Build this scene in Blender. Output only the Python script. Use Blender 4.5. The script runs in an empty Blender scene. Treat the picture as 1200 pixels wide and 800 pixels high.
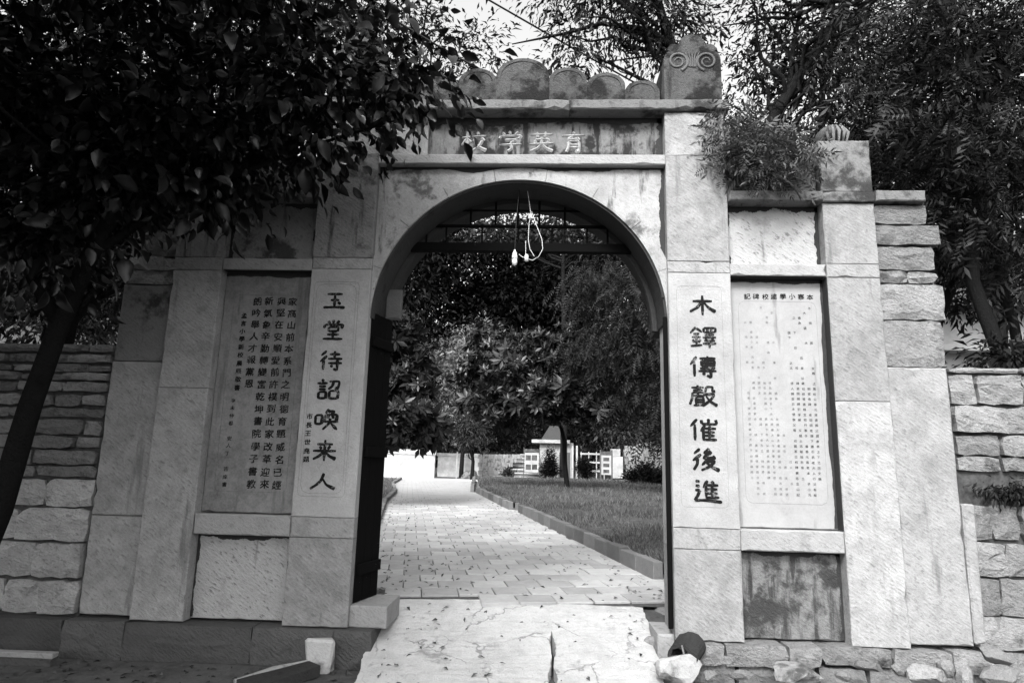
import bpy, math, random
import numpy as np
from mathutils import Vector, Matrix

S = bpy.context.scene
C = S.collection
rnd = random.Random(7)
PI = math.pi

# ------------------------------------------------------------------ camera
CAM = Vector((0.0, -6.3, 1.518))
YAW, PIT, ROL, FPX = -0.04646, 0.18696, 0.02505, 760.0
cy, sy, cp, sp, cr, sr = math.cos(YAW), math.sin(YAW), math.cos(PIT), math.sin(PIT), math.cos(ROL), math.sin(ROL)
FW = Vector((sy * cp, cy * cp, sp)); R0 = Vector((cy, -sy, 0)); U0 = R0.cross(FW)
RT = R0 * cr + U0 * sr
UP = -R0 * sr + U0 * cr
cam = bpy.data.cameras.new("camera")
cam.sensor_width = 36.0
cam.lens = FPX / 1200 * 36
cam.clip_start, cam.clip_end = 0.05, 3000
co = bpy.data.objects.new("camera", cam)
C.objects.link(co)
m = Matrix((RT, UP, -FW)).transposed().to_4x4()
m.translation = CAM
co.matrix_world = m
S.camera = co


def at(px, py, Y):
    """world point at depth Y (metres behind the gate front) seen along a line of sight: used for planning positions"""
    d = FW + RT * (px - 600) / FPX - UP * (py - 400) / FPX
    return CAM + d * ((Y - CAM.y) / d.y)


# ------------------------------------------------------------------ world, sun, exposure
SUN_EL, SUN_AZ = math.radians(43), math.radians(199)     # azimuth measured from +Y (north) towards +X
world = bpy.data.worlds.new("World")
S.world = world
world.use_nodes = True
nt = world.node_tree
sky = nt.nodes.new("ShaderNodeTexSky")
sky.sky_type = 'NISHITA'
sky.sun_disc = False
sky.sun_elevation = SUN_EL
sky.sun_rotation = SUN_AZ
sky.air_density = 2.0
sky.dust_density = 6.0
bw = nt.nodes.new("ShaderNodeRGBToBW")
bg = nt.nodes["Background"]
bg.inputs[1].default_value = 0.15
nt.links.new(sky.outputs[0], bw.inputs[0])
nt.links.new(bw.outputs[0], bg.inputs[0])
sl = bpy.data.lights.new("sun", 'SUN')
sl.energy = 1.4
sl.angle = math.radians(16)
sl.color = (1, 1, 1)
so = bpy.data.objects.new("sun", sl)
C.objects.link(so)
sd = Vector((math.sin(SUN_AZ) * math.cos(SUN_EL), math.cos(SUN_AZ) * math.cos(SUN_EL), math.sin(SUN_EL)))
so.rotation_euler = sd.to_track_quat('Z', 'Y').to_euler()
S.view_settings.view_transform = 'Standard'
S.view_settings.look = 'None'
S.view_settings.exposure = 1.55
S.view_settings.gamma = 1.0
S.view_settings.use_curve_mapping = False
S.cycles.max_bounces = 5
S.cycles.transparent_max_bounces = 4
S.cycles.use_denoising = True

# ------------------------------------------------------------------ helpers


def thing(name, label, cat, loc=(0, 0, 0), group=None):
    o = bpy.data.objects.new(name, None)
    o.empty_display_size = 0.2
    C.objects.link(o)
    o.location = loc
    tag(o, label, cat, group)
    return o


def tag(o, label=None, cat=None, group=None, kind=None):
    if label: o['label'] = label
    if cat: o['category'] = cat
    if group: o['group'] = group
    if kind: o['kind'] = kind
    return o


def origin(parent):
    v = Vector((0, 0, 0))
    while parent:
        v += parent.location
        parent = parent.parent
    return v


def link(name, me, mat, parent=None, loc=None):
    o = bpy.data.objects.new(name, me)
    C.objects.link(o)
    if mat and not me.materials:
        me.materials.append(mat)
    if parent: o.parent = parent
    if loc is not None: o.location = loc
    return o


def npmesh(name, V, F, smooth=False):
    """V (n,3), F (m,k) arrays"""
    V = np.asarray(V, np.float32); F = np.asarray(F, np.int32)
    me = bpy.data.meshes.new(name)
    k = F.shape[1]
    me.vertices.add(len(V)); me.vertices.foreach_set('co', V.ravel())
    me.loops.add(F.size); me.loops.foreach_set('vertex_index', F.ravel())
    me.polygons.add(len(F)); me.polygons.foreach_set('loop_start', np.arange(0, F.size, k, dtype=np.int32))
    if smooth: me.polygons.foreach_set('use_smooth', np.ones(len(F), bool))
    me.update(calc_edges=True)
    me.validate()
    return me


class MB:
    """collects shapes in world coordinates; build() links them as ONE mesh object, local to the parent"""

    def __init__(s): s.v = []; s.f = []; s.sm = []

    def add(s, vs, fs, smooth=False):
        n = len(s.v); s.v += [tuple(v) for v in vs]
        s.f += [tuple(i + n for i in f) for f in fs]; s.sm += [smooth] * len(fs)

    def cbox(s, x0, x1, y0, y1, z0, z1, c=0.008, j=0.0, rg=rnd):
        """box with chamfered edges, corners nudged by j"""
        X = (x0, x1); Y = (y0, y1); Z = (z0, z1)
        jit = {}
        for i in (0, 1):
            for k in (0, 1):
                for l in (0, 1):
                    jit[i, k, l] = (rg.uniform(-j, j), rg.uniform(-j, j) * .6, rg.uniform(-j, j))
        idx = {}; vs = []
        for i in (0, 1):
            for k in (0, 1):
                for l in (0, 1):
                    q = jit[i, k, l]
                    b = (X[i] + q[0], Y[k] + q[1], Z[l] + q[2])
                    sx, sy_, sz = (c if i == 0 else -c), (c if k == 0 else -c), (c if l == 0 else -c)
                    for a, p in enumerate(((b[0], b[1] + sy_, b[2] + sz), (b[0] + sx, b[1], b[2] + sz), (b[0] + sx, b[1] + sy_, b[2]))):
                        idx[i, k, l, a] = len(vs); vs.append(p)
        fs = []
        for i in (0, 1):
            q = [idx[i, k, l, 0] for k, l in ((0, 0), (0, 1), (1, 1), (1, 0))]; fs.append(q if i == 0 else q[::-1])
        for k in (0, 1):
            q = [idx[i, k, l, 1] for i, l in ((0, 0), (1, 0), (1, 1), (0, 1))]; fs.append(q if k == 0 else q[::-1])
        for l in (0, 1):
            q = [idx[i, k, l, 2] for i, k in ((0, 0), (0, 1), (1, 1), (1, 0))]; fs.append(q if l == 0 else q[::-1])
        for i in (0, 1):
            for k in (0, 1):
                q = [idx[i, k, 0, 0], idx[i, k, 0, 1], idx[i, k, 1, 1], idx[i, k, 1, 0]]; fs.append(q if (i + k) % 2 else q[::-1])
        for i in (0, 1):
            for l in (0, 1):
                q = [idx[i, 0, l, 0], idx[i, 0, l, 2], idx[i, 1, l, 2], idx[i, 1, l, 0]]; fs.append(q if (i + l) % 2 == 0 else q[::-1])
        for k in (0, 1):
            for l in (0, 1):
                q = [idx[0, k, l, 1], idx[0, k, l, 2], idx[1, k, l, 2], idx[1, k, l, 1]]; fs.append(q if (k + l) % 2 else q[::-1])
        for i in (0, 1):
            for k in (0, 1):
                for l in (0, 1):
                    q = [idx[i, k, l, 0], idx[i, k, l, 1], idx[i, k, l, 2]]; fs.append(q if (i + k + l) % 2 == 0 else q[::-1])
        s.add(vs, fs)
        return s

    def chip(s, x0, x1, y0, y1, z0, z1, c=.008, rg=rnd, step=.075):
        """dressed stone: front arris worn and chipped, sides going back to y1"""
        def side(a, b):
            n = max(2, int((Vector(b) - Vector(a)).length / step)); n = min(n, 26)
            return [tuple(Vector(a).lerp(Vector(b), i / n)) for i in range(n)]
        C_ = [(x0, z0), (x1, z0), (x1, z1), (x0, z1)]
        out = []; inn = []; cx, cz = (x0 + x1) / 2, (z0 + z1) / 2
        for q in range(4):
            for i, p in enumerate(side(C_[q], C_[(q + 1) % 4])):
                k = c * rg.uniform(.35, 1.2)
                if rg.random() < .07: k *= rg.uniform(1.8, 3.2)
                out.append((p[0], y0 + k * rg.uniform(.8, 1.3), p[1]))
                dx, dz = (1 if q == 3 else -1 if q == 1 else 0), (1 if q == 0 else -1 if q == 2 else 0)
                if i == 0:
                    dx, dz = (1 if p[0] < cx else -1), (1 if p[1] < cz else -1)
                inn.append((p[0] + dx * k, y0 + (rg.uniform(0, .0015)), p[1] + dz * k))
        n = len(out)
        back = [(o[0], y1, o[2]) for o in out]
        fs = [tuple(range(n))]
        fs += [(i, n + i, n + (i + 1) % n, (i + 1) % n) for i in range(n)]
        fs += [(n + i, 2 * n + i, 2 * n + (i + 1) % n, n + (i + 1) % n) for i in range(n)]
        fs.append(tuple(range(2 * n, 3 * n))[::-1])
        s.add(inn + out + back, fs)
        return s

    def rough(s, x0, x1, y0, y1, z0, z1, amp=.02, jj=.012, rg=rnd):
        """rough-faced stone: bulging broken face towards -y, ragged outline"""
        nx_ = max(2, min(6, int((x1 - x0) / .09))); nz_ = max(2, min(4, int((z1 - z0) / .07)))
        vs = []; fs = []
        for k in range(nz_ + 1):
            for i in range(nx_ + 1):
                bx, bz = i in (0, nx_), k in (0, nz_)
                x = x0 + (x1 - x0) * i / nx_ + (rg.uniform(-1, 1) * (jj if bx else .35 * (x1 - x0) / nx_))
                z = z0 + (z1 - z0) * k / nz_ + (rg.uniform(-1, 1) * (jj * .8 if bz else .3 * (z1 - z0) / nz_))
                if bx and bz:
                    x += (jj if i == 0 else -jj) * rg.uniform(0, 1.6); z += (jj if k == 0 else -jj) * rg.uniform(0, 1.2)
                y = y0 + (rg.uniform(.0, .022) if (bx or bz) else rg.uniform(-amp, amp * .7))
                vs.append((x, y, z))
        W = nx_ + 1
        for k in range(nz_):
            for i in range(nx_):
                a, b, c, d = k * W + i, k * W + i + 1, (k + 1) * W + i + 1, (k + 1) * W + i
                fs += [(a, b, c), (a, c, d)] if rg.random() < .5 else [(a, b, d), (b, c, d)]
        ed = list(range(W)) + [k * W + nx_ for k in range(1, nz_ + 1)] + [nz_ * W + i for i in range(nx_ - 1, -1, -1)] + [k * W for k in range(nz_ - 1, 0, -1)]
        n = len(vs); vs += [(vs[e_][0], y1, vs[e_][2]) for e_ in ed]; m_ = len(ed)
        for i in range(m_):
            fs.append((ed[(i + 1) % m_], ed[i], n + i, n + (i + 1) % m_))
        s.add(vs, fs)
        return s

    def tube(s, pts, rads, n=6, cap=True):
        pts = [Vector(p) for p in pts]
        if not hasattr(rads, '__len__'): rads = [rads] * len(pts)
        rings = []
        ref = Vector((0.31, 0.17, 0.93))
        for i, p in enumerate(pts):
            d = (pts[min(i + 1, len(pts) - 1)] - pts[max(i - 1, 0)])
            d = d.normalized() if d.length > 1e-9 else Vector((0, 0, 1))
            if abs(d.dot(ref)) > .95: ref = Vector((.9, .3, .1))
            a = d.cross(ref).normalized(); b = d.cross(a)
            rings.append([p + (a * math.cos(2 * PI * k / n) + b * math.sin(2 * PI * k / n)) * rads[i] for k in range(n)])
        vs = [v for r in rings for v in r]
        fs = [(i * n + k, i * n + (k + 1) % n, (i + 1) * n + (k + 1) % n, (i + 1) * n + k) for i in range(len(pts) - 1) for k in range(n)]
        s.add(vs, fs, n > 4)
        if cap:
            s.add(rings[0], [tuple(range(n))]); s.add(rings[-1], [tuple(range(n))[::-1]])
        return s

    def prism(s, poly, y0, y1):
        """polygon in x,z extruded along y"""
        n = len(poly)
        vs = [(x, y0, z) for x, z in poly] + [(x, y1, z) for x, z in poly]
        fs = [tuple(range(n)), tuple(range(n, 2 * n))[::-1]] + [(i, i + n, (i + 1) % n + n, (i + 1) % n) for i in range(n)]
        s.add(vs, fs)
        return s

    def lathe(s, prof, cx, cy_, n=12):
        """profile of (radius, z) turned about a vertical axis"""
        vs = [(cx + r * math.cos(2 * PI * k / n), cy_ + r * math.sin(2 * PI * k / n), z) for r, z in prof for k in range(n)]
        fs = [(i * n + k, i * n + (k + 1) % n, (i + 1) * n + (k + 1) % n, (i + 1) * n + k) for i in range(len(prof) - 1) for k in range(n)]
        s.add(vs, fs, True)
        return s

    def build(s, name, mat, parent=None):
        o0 = origin(parent)
        me = bpy.data.meshes.new(name)
        me.from_pydata([(v[0] - o0.x, v[1] - o0.y, v[2] - o0.z) for v in s.v], [], s.f)
        me.polygons.foreach_set('use_smooth', s.sm)
        me.update()
        return link(name, me, mat, parent)


def jag(poly, amp, step, rg):
    """roughen the outline of a polygon"""
    out = []
    n = len(poly)
    for i in range(n):
        a = Vector(poly[i]); b = Vector(poly[(i + 1) % n])
        k = max(1, int((b - a).length / step))
        for q in range(k):
            p = a.lerp(b, q / k)
            if q: p += Vector((rg.uniform(-amp, amp), rg.uniform(-amp, amp)))
            out.append(tuple(p))
    return out


def rock_mesh(rg, sx, sy_, sz, sub=2, rough=.25, cut=5):
    import bmesh
    bm = bmesh.new()
    bmesh.ops.create_icosphere(bm, subdivisions=sub, radius=1)
    planes = []
    for _ in range(cut):
        d = Vector((rg.gauss(0, 1), rg.gauss(0, 1), rg.gauss(0, 1))).normalized()
        planes.append((d, rg.uniform(.5, .8)))
    for v in bm.verts:
        p = v.co.copy()
        for d, t in planes:
            q = p.dot(d)
            if q > t: p -= d * (q - t)
        p *= 1 + rg.uniform(-rough, rough) * .35
        v.co = Vector((p.x * sx, p.y * sy_, p.z * sz))
    me = bpy.data.meshes.new("rock")
    bm.to_mesh(me); bm.free()
    return me


# ------------------------------------------------------------------ materials


def nodes(name):
    mt = bpy.data.materials.new(name)
    mt.use_nodes = True
    t = mt.node_tree
    return mt, t, t.nodes["Principled BSDF"]


def N(t, kind, **kw):
    n = t.nodes.new(kind)
    for k, v in kw.items():
        if k in n.bl_rna.properties: setattr(n, k, v)
        else: n.inputs[k.replace('_', ' ')].default_value = v
    return n


def mathn(t, op, a, b=None, clamp=False):
    n = t.nodes.new("ShaderNodeMath"); n.operation = op; n.use_clamp = clamp
    for i, v in enumerate((a, b)):
        if v is None: continue
        if isinstance(v, (int, float)): n.inputs[i].default_value = v
        else: t.links.new(v, n.inputs[i])
    return n.outputs[0]


def ramp(t, src, a, b, va=0.0, vb=1.0):
    n = t.nodes.new("ShaderNodeMapRange")
    n.interpolation_type = 'SMOOTHSTEP'
    n.inputs[1].default_value = a; n.inputs[2].default_value = b; n.inputs[3].default_value = va; n.inputs[4].default_value = vb
    t.links.new(src, n.inputs[0])
    return n.outputs[0]


def coords(t, scale=(1, 1, 1), rot=(0, 0, 0), shift=17.0):
    tc = t.nodes.new("ShaderNodeTexCoord"); oi = t.nodes.new("ShaderNodeObjectInfo")
    mp = t.nodes.new("ShaderNodeMapping"); mp.inputs['Rotation'].default_value = rot
    if any(rot): mp.vector_type = 'TEXTURE'; scale = tuple(1 / q for q in scale)
    mp.inputs['Scale'].default_value = scale
    v = t.nodes.new("ShaderNodeVectorMath"); v.operation = 'ADD'
    sc = mathn(t, 'MULTIPLY', oi.outputs['Random'], shift)
    t.links.new(tc.outputs['Object'], v.inputs[0]); t.links.new(sc, v.inputs[1]); t.links.new(v.outputs[0], mp.inputs[0])
    return mp.outputs[0], oi.outputs['Random']


def noise(t, vec, scale, detail=4, rough=.6):
    n = N(t, "ShaderNodeTexNoise"); n.inputs['Scale'].default_value = scale; n.inputs['Detail'].default_value = detail
    n.inputs['Roughness'].default_value = rough
    t.links.new(vec, n.inputs['Vector'])
    return n.outputs['Fac']


def stone(name, base=.42, dark=.1, stain=.35, streak=.35, chisel=.5, pits=.5, vary=.16, bump=.5, shift=17.0, cscale=9.0, lum=1.0, edge=.12, ang=35, spec=.15, cracks=0.0, rvar=.2):
    """weathered stone in greys: cloudy tone, stains with ragged outlines, run-down streaks, pits and slanting chisel marks"""
    mt, t, b = nodes(name)
    v, r = coords(t, shift=shift)
    big = noise(t, v, 2.2, 8, .65)
    fine = noise(t, v, 46, 5, .7)
    mid = noise(t, v, 9, 6, .7)
    vs, _ = coords(t, scale=(7, 7, .9), shift=shift)
    strk = noise(t, vs, 1.0, 7, .62)
    tone = mathn(t, 'ADD', ramp(t, big, .3, .7, -.5, .5), ramp(t, mid, .3, .7, -.35, .35))
    tone = mathn(t, 'ADD', tone, ramp(t, fine, .25, .75, -.35, .35))
    val = mathn(t, 'MULTIPLY_ADD', tone, vary); val.node.inputs[2].default_value = 1.0
    rv = mathn(t, 'MULTIPLY_ADD', r, rvar); rv.node.inputs[2].default_value = 1 - rvar / 2
    val = mathn(t, 'MULTIPLY', val, rv)
    val = mathn(t, 'MULTIPLY', val, base * lum)
    s1 = ramp(t, mathn(t, 'ADD', mathn(t, 'MULTIPLY', big, .75), mathn(t, 'MULTIPLY', mid, .25)), .66 - .25 * stain, .66 - .25 * stain + edge)
    s2 = ramp(t, mathn(t, 'ADD', mathn(t, 'MULTIPLY', strk, .8), mathn(t, 'MULTIPLY', mid, .2)), .68 - .25 * streak, .68 - .25 * streak + edge)
    st = mathn(t, 'MAXIMUM', mathn(t, 'MULTIPLY', s1, min(1, stain * 1.6)), mathn(t, 'MULTIPLY', s2, min(1, streak * 1.6)))
    pit = ramp(t, fine, .60, .70)
    st = mathn(t, 'MAXIMUM', st, mathn(t, 'MULTIPLY', pit, pits * .8))
    vch, _ = coords(t, scale=(.3, 1, 1), rot=(0, math.radians(ang), 0), shift=shift)
    dash = noise(t, vch, 48, 3, .6)
    st = mathn(t, 'MAXIMUM', st, mathn(t, 'MULTIPLY', ramp(t, dash, .565, .68), min(.85, chisel * 1.0)))  # pits and chisel dashes darkened: dirt plus painted shade of the hollows
    blot = noise(t, v, 5.5, 9, .72)
    st = mathn(t, 'MAXIMUM', st, mathn(t, 'MULTIPLY', ramp(t, blot, .56, .72), stain * .9))
    if cracks:
        wv = N(t, "ShaderNodeVectorMath"); wv.operation = 'MULTIPLY_ADD'
        nc = N(t, "ShaderNodeTexNoise"); nc.inputs['Scale'].default_value = 3.5; nc.inputs['Detail'].default_value = 6
        t.links.new(v, nc.inputs['Vector']); t.links.new(nc.outputs['Color'], wv.inputs[0]); wv.inputs[1].default_value = (.35, .35, .35); t.links.new(v, wv.inputs[2])
        vo = N(t, "ShaderNodeTexVoronoi"); vo.feature = 'DISTANCE_TO_EDGE'; vo.inputs['Scale'].default_value = 1.1
        t.links.new(wv.outputs[0], vo.inputs['Vector'])
        ck = mathn(t, 'MULTIPLY', ramp(t, vo.outputs['Distance'], .012, .003), ramp(t, big, .42, .55))
        st = mathn(t, 'MAXIMUM', st, mathn(t, 'MULTIPLY', ck, cracks))
    mx = N(t, "ShaderNodeMix"); mx.data_type = 'FLOAT'
    t.links.new(st, mx.inputs[0]); t.links.new(val, mx.inputs[2])
    dk = mathn(t, 'MULTIPLY', mathn(t, 'ADD', mid, .5), dark)
    t.links.new(dk, mx.inputs[3])
    t.links.new(mx.outputs[0], b.inputs['Base Color'])
    b.inputs['Roughness'].default_value = .92
    b.inputs['Specular IOR Level'].default_value = spec
    # relief
    vc, _ = coords(t, scale=(1, .6, 1), rot=(0, math.radians(ang), 0), shift=shift)
    w = N(t, "ShaderNodeTexWave"); w.bands_direction = 'Z'; w.inputs['Scale'].default_value = cscale
    w.inputs['Distortion'].default_value = 5.0; w.inputs['Detail'].default_value = 3; w.inputs['Detail Scale'].default_value = 2.2
    t.links.new(vc, w.inputs['Vector'])
    h = mathn(t, 'MULTIPLY', mathn(t, 'MULTIPLY', w.outputs['Fac'], ramp(t, mid, .35, .6)), chisel * .22)
    h = mathn(t, 'ADD', h, mathn(t, 'MULTIPLY', dash, chisel * 1.3))
    h = mathn(t, 'ADD', h, mathn(t, 'MULTIPLY', fine, pits))
    h = mathn(t, 'ADD', h, mathn(t, 'MULTIPLY', mid, .5))
    bp = N(t, "ShaderNodeBump"); bp.inputs['Strength'].default_value = bump; bp.inputs['Distance'].default_value = .026
    t.links.new(h, bp.inputs['Height']); t.links.new(bp.outputs[0], b.inputs['Normal'])
    return mt


def plain(name, base, rough=.8, nscale=8, var=.4, bump=.2, spec=.3, dist=.01, emit=0):
    mt, t, b = nodes(name)
    v, r = coords(t)
    n = noise(t, v, nscale, 6, .65)
    val = mathn(t, 'MULTIPLY', ramp(t, n, .25, .75, 1 - var, 1 + var), base)
    t.links.new(val, b.inputs['Base Color'])
    b.inputs['Roughness'].default_value = rough
    b.inputs['Specular IOR Level'].default_value = spec
    bp = N(t, "ShaderNodeBump"); bp.inputs['Strength'].default_value = bump; bp.inputs['Distance'].default_value = dist
    t.links.new(n, bp.inputs['Height']); t.links.new(bp.outputs[0], b.inputs['Normal'])
    return mt


def leafmat(name, lo, hi, rough=.45, trans=.25, spec=.5):
    """leaf: each leaf island its own tone"""
    mt, t, b = nodes(name)
    g = t.nodes.new("ShaderNodeNewGeometry")
    val = ramp(t, g.outputs['Random Per Island'], 0, 1, lo, hi)
    t.links.new(val, b.inputs['Base Color'])
    b.inputs['Roughness'].default_value = rough
    b.inputs['Specular IOR Level'].default_value = spec
    tr = t.nodes.new("ShaderNodeBsdfTranslucent"); t.links.new(val, tr.inputs[0])
    mx = t.nodes.new("ShaderNodeMixShader"); mx.inputs[0].default_value = trans
    t.links.new(b.outputs[0], mx.inputs[1]); t.links.new(tr.outputs[0], mx.inputs[2])
    t.links.new(mx.outputs[0], t.nodes["Material Output"].inputs[0])
    return mt


def darkpaint():
    mt, t, b = nodes("black_peeling_paint")
    v, r = coords(t, scale=(1, 1, .45))
    n = noise(t, v, 34, 6, .7)
    f = ramp(t, n, .70, .74)
    val = mathn(t, 'MULTIPLY_ADD', f, .35); val.node.inputs[2].default_value = .005
    t.links.new(val, b.inputs['Base Color']); b.inputs['Roughness'].default_value = .8
    b.inputs['Specular IOR Level'].default_value = .03
    return mt


def inkmat():
    mt, t, b = nodes("black_carved_paint_worn")
    v, r = coords(t)
    n1 = noise(t, v, 70, 5, .7); n2 = noise(t, v, 14, 5, .65)
    f = ramp(t, mathn(t, 'ADD', mathn(t, 'MULTIPLY', n1, .5), mathn(t, 'MULTIPLY', n2, .5)), .535, .60)
    val = mathn(t, 'MULTIPLY_ADD', f, .13); val.node.inputs[2].default_value = .010
    t.links.new(val, b.inputs['Base Color']); b.inputs['Roughness'].default_value = .85
    b.inputs['Specular IOR Level'].default_value = .05
    return mt


M = dict(
    shaft=stone("chiselled_pillar_stone", base=.255, vary=.34, stain=.36, streak=.48, rvar=.3, chisel=.55, pits=.5),
    shaft_top=stone("grey_lichened_stone", base=.16, dark=.035, stain=.75, streak=.45, chisel=.3, pits=.7),
    slab=stone("smooth_couplet_stone", base=.33, stain=.24, streak=.2, chisel=.12, pits=.8, bump=.35, vary=.2),
    plaque_dark=stone("dark_inscription_stone", base=.2, dark=.10, stain=.45, streak=.5, chisel=.03, pits=.35, bump=.2, vary=.45),
    plaque=stone("pale_inscription_stone", base=.265, dark=.12, stain=.2, streak=.42, chisel=.03, pits=.35, bump=.18, vary=.14),
    panel=stone("stained_panel_stone", base=.33, dark=.08, stain=.35, streak=.5, chisel=.7, pits=.55),
    panel_dark=stone("dark_damp_panel_stone", base=.19, dark=.04, stain=.8, streak=.8, chisel=.45, pits=.8, bump=.7, vary=.4),
    ledge=stone("ledge_stone_grey", base=.29, dark=.08, stain=.45, streak=.4, chisel=.4, pits=.7),
    title=stone("stained_title_stone", base=.19, dark=.022, stain=.9, streak=.85, chisel=.03, pits=.5, bump=.3, vary=.35, edge=.10),
    spandrel=stone("stained_plaster", base=.32, dark=.03, stain=.5, streak=.5, chisel=.2, pits=.8, bump=.4, edge=.10, vary=.3, shift=0.0, rvar=0.0),
    volute=stone("worn_carved_volute", base=.10, dark=.06, stain=.4, streak=.2, chisel=.2, pits=.6),
    grime_shade=stone("black_grime_and_painted_shade", base=.035, dark=.012, stain=.4, streak=.2, chisel=.1, pits=.8),  # dirt and recess shade painted together as one dark tone
    soffit=stone("dark_soffit_stone", base=.04, dark=.012, stain=.45, streak=.3, chisel=.2, pits=.5),  # much darker tone for the arch underside and rear rings
    stained_shaded=stone("stained_shaded_pillar_stone", base=.21, dark=.05, stain=.62, streak=.6, chisel=.5, pits=.7, vary=.3),  # stains plus the upper left wing's deep shade, put into the colour
    crest=stone("weathered_crest_stone", base=.09, dark=.015, stain=.9, streak=.5, chisel=.15, pits=.9, bump=.8, vary=.5),
    plinth=stone("dark_plinth_stone", rvar=.5, base=.075, dark=.05, stain=.4, streak=.2, chisel=.6, pits=.8, bump=.8),
    rubble=stone("rough_wall_stone", rvar=.5, base=.21, dark=.05, stain=.55, streak=.4, chisel=.5, pits=.9, bump=1.0, vary=.35, cscale=5, ang=20),
    rubble_pale=stone("rough_pale_wall_stone", base=.36, dark=.09, stain=.4, streak=.2, chisel=.5, pits=.9, bump=1.0, vary=.3, cscale=5, ang=20),
    rubble_dark=stone("rough_dark_wall_stone", base=.15, dark=.05, stain=.5, streak=.2, chisel=.5, pits=.9, bump=1.0, vary=.35, cscale=5, ang=15),
    rock=stone("pale_broken_rock", base=.25, dark=.06, stain=.6, streak=.15, chisel=.3, pits=.7, bump=.9, vary=.3, cscale=4, ang=10),
    quarry=stone("fresh_white_quarry_stone", base=.40, dark=.08, stain=.6, streak=.1, chisel=.2, pits=.5),
    rock_dark=stone("dark_broken_rock", base=.16, dark=.04, stain=.4, streak=.15, chisel=.3, pits=.7, bump=.9, vary=.3),
    concrete=stone("worn_concrete", base=.44, dark=.13, stain=.44, streak=.0, chisel=.05, pits=.7, bump=.6, vary=.22, cracks=.65),
    paver=stone("paver_concrete", rvar=.36, base=.345, dark=.2, stain=.25, streak=.0, chisel=.03, pits=.4, bump=.3, vary=.16, shift=40),
    joint=plain("dark_joint_soil", .06, .95, 20, .5, .4),
    mortar=plain("dark_mortar", .05, .95, 14, .5, .5),
    soil=plain("dark_soil", .055, .95, 5, .6, .8, dist=.03),
    front=stone("damp_front_ground", base=.09, dark=.04, stain=.5, streak=.0, chisel=.05, pits=.6, bump=.5, vary=.5),
    paint=darkpaint(),
    ink=inkmat(),
    ink_grey=plain("worn_grey_ink", .13, .8, 30, .5, .1, .1),
    groove=plain("dirt_in_incised_line", .10, .9, 12, .6, .1, .1),
    carve=plain("pale_carved_relief", .30, .9, 30, .3, .3),
    whitewash=plain("whitewashed_render", .33, .8, 1.6, .25, .1),
    white=plain("white_porcelain", .85, .35, 10, .05, .02, .5),
    wire=plain("pale_cable_sheath", .6, .5, 10, .1, .02),
    black=plain("black_cable_sheath", .012, .5, 10, .1, .02),
    wood=stone("weathered_grey_wood", base=.10, dark=.07, stain=.3, streak=.6, chisel=.1, pits=.3),
    bark=stone("dark_tree_bark", base=.014, dark=.006, stain=.4, streak=.5, chisel=.3, pits=.8, bump=1.0, spec=.02),
    bark2=stone("grey_tree_bark", base=.04, dark=.02, stain=.4, streak=.5, chisel=.3, pits=.8, bump=1.0),
    kerb=stone("kerb_stone_grey", rvar=.6, base=.13, dark=.1, stain=.4, streak=.3, chisel=.2, pits=.6),
    grey=plain("grey_wall_render", .3, .9, 2, .3, .2),
    roof=plain("dark_thatch", .04, .95, 30, .5, .8),
    print=plain("dark_printed_photo", .06, .5, 4, .8, .0),
    glass=plain("dark_window_glass", .02, .1, 3, .1, 0, .6),
    leaf_big=leafmat("big_glossy_leaf", .003, .014, .30, .03, .32),
    leaf_near=leafmat("small_dark_leaf", .004, .018, .5, .1, .14),
    leaf_pin=leafmat("pinnate_leaf", .003, .042, .5, .15, .15),
    leaf_weep=leafmat("hanging_dark_leaf", .002, .026, .5, .12, .12),
    leaf_plant=leafmat("pale_pinnate_leaf", .03, .11, .5, .2, .2),
    leaf_mag=leafmat("thick_shiny_leaf", .006, .026, .38, .04, .3),
    leaf_dark=leafmat("dark_forest_leaf", .003, .010, .6, .08, .08),
    leaf_mid=leafmat("mid_forest_leaf", .012, .05, .6, .15, .12),
    leaf_pale=leafmat("pale_bush_leaf", .08, .2, .5, .3, .3),
    grass=leafmat("dry_grass_blade", .04, .19, .6, .3, .2),
    litter=leafmat("fallen_dry_leaf", .02, .10, .7, .1, .2),
)

# ------------------------------------------------------------------ ground and setting


def pathz(Y): return .1 + .012 * (Y - .9)


def smooth(a, b, x):
    u = min(1, max(0, (x - a) / (b - a))); return u * u * (3 - 2 * u)


def ground_h(x, y):
    front = -.34 - .02 * min(4, max(0, -y)) + .015 * math.sin(2.1 * x + 1) * math.cos(1.7 * y)
    back = pathz(y) - .06
    g = front + (back - front) * smooth(.15, .95, y)
    if y > .45:
        g += 2.5 * smooth(0, .5, x - 4.15 - .28 * max(0, y - .5)) * smooth(.45, .6, y)
    g += 26 * smooth(46, 120, y) + 16 * smooth(14, 60, abs(x + 2)) * smooth(5, 50, y)
    return g


def axis(segs):
    out = []
    for a, b, n in segs: out += [a + (b - a) * i / n for i in range(n)]
    out.append(segs[-1][1]); return out


gx = axis([(-900, -60, 8), (-60, -12, 16), (-12, 14, 78), (14, 60, 16), (60, 900, 8)])
gy = axis([(-900, -30, 8), (-30, -3, 9), (-3, 2.4, 54), (2.4, 16, 34), (16, 130, 38), (130, 900, 8)])
gv = [(x, y, ground_h(x, y)) for y in gy for x in gx]
nx = len(gx)
gf = [(j * nx + i, j * nx + i + 1, (j + 1) * nx + i + 1, (j + 1) * nx + i) for j in range(len(gy) - 1) for i in range(nx - 1)]
tag(link("ground", npmesh("ground", gv, gf, True), M['soil']), kind='structure')

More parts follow.
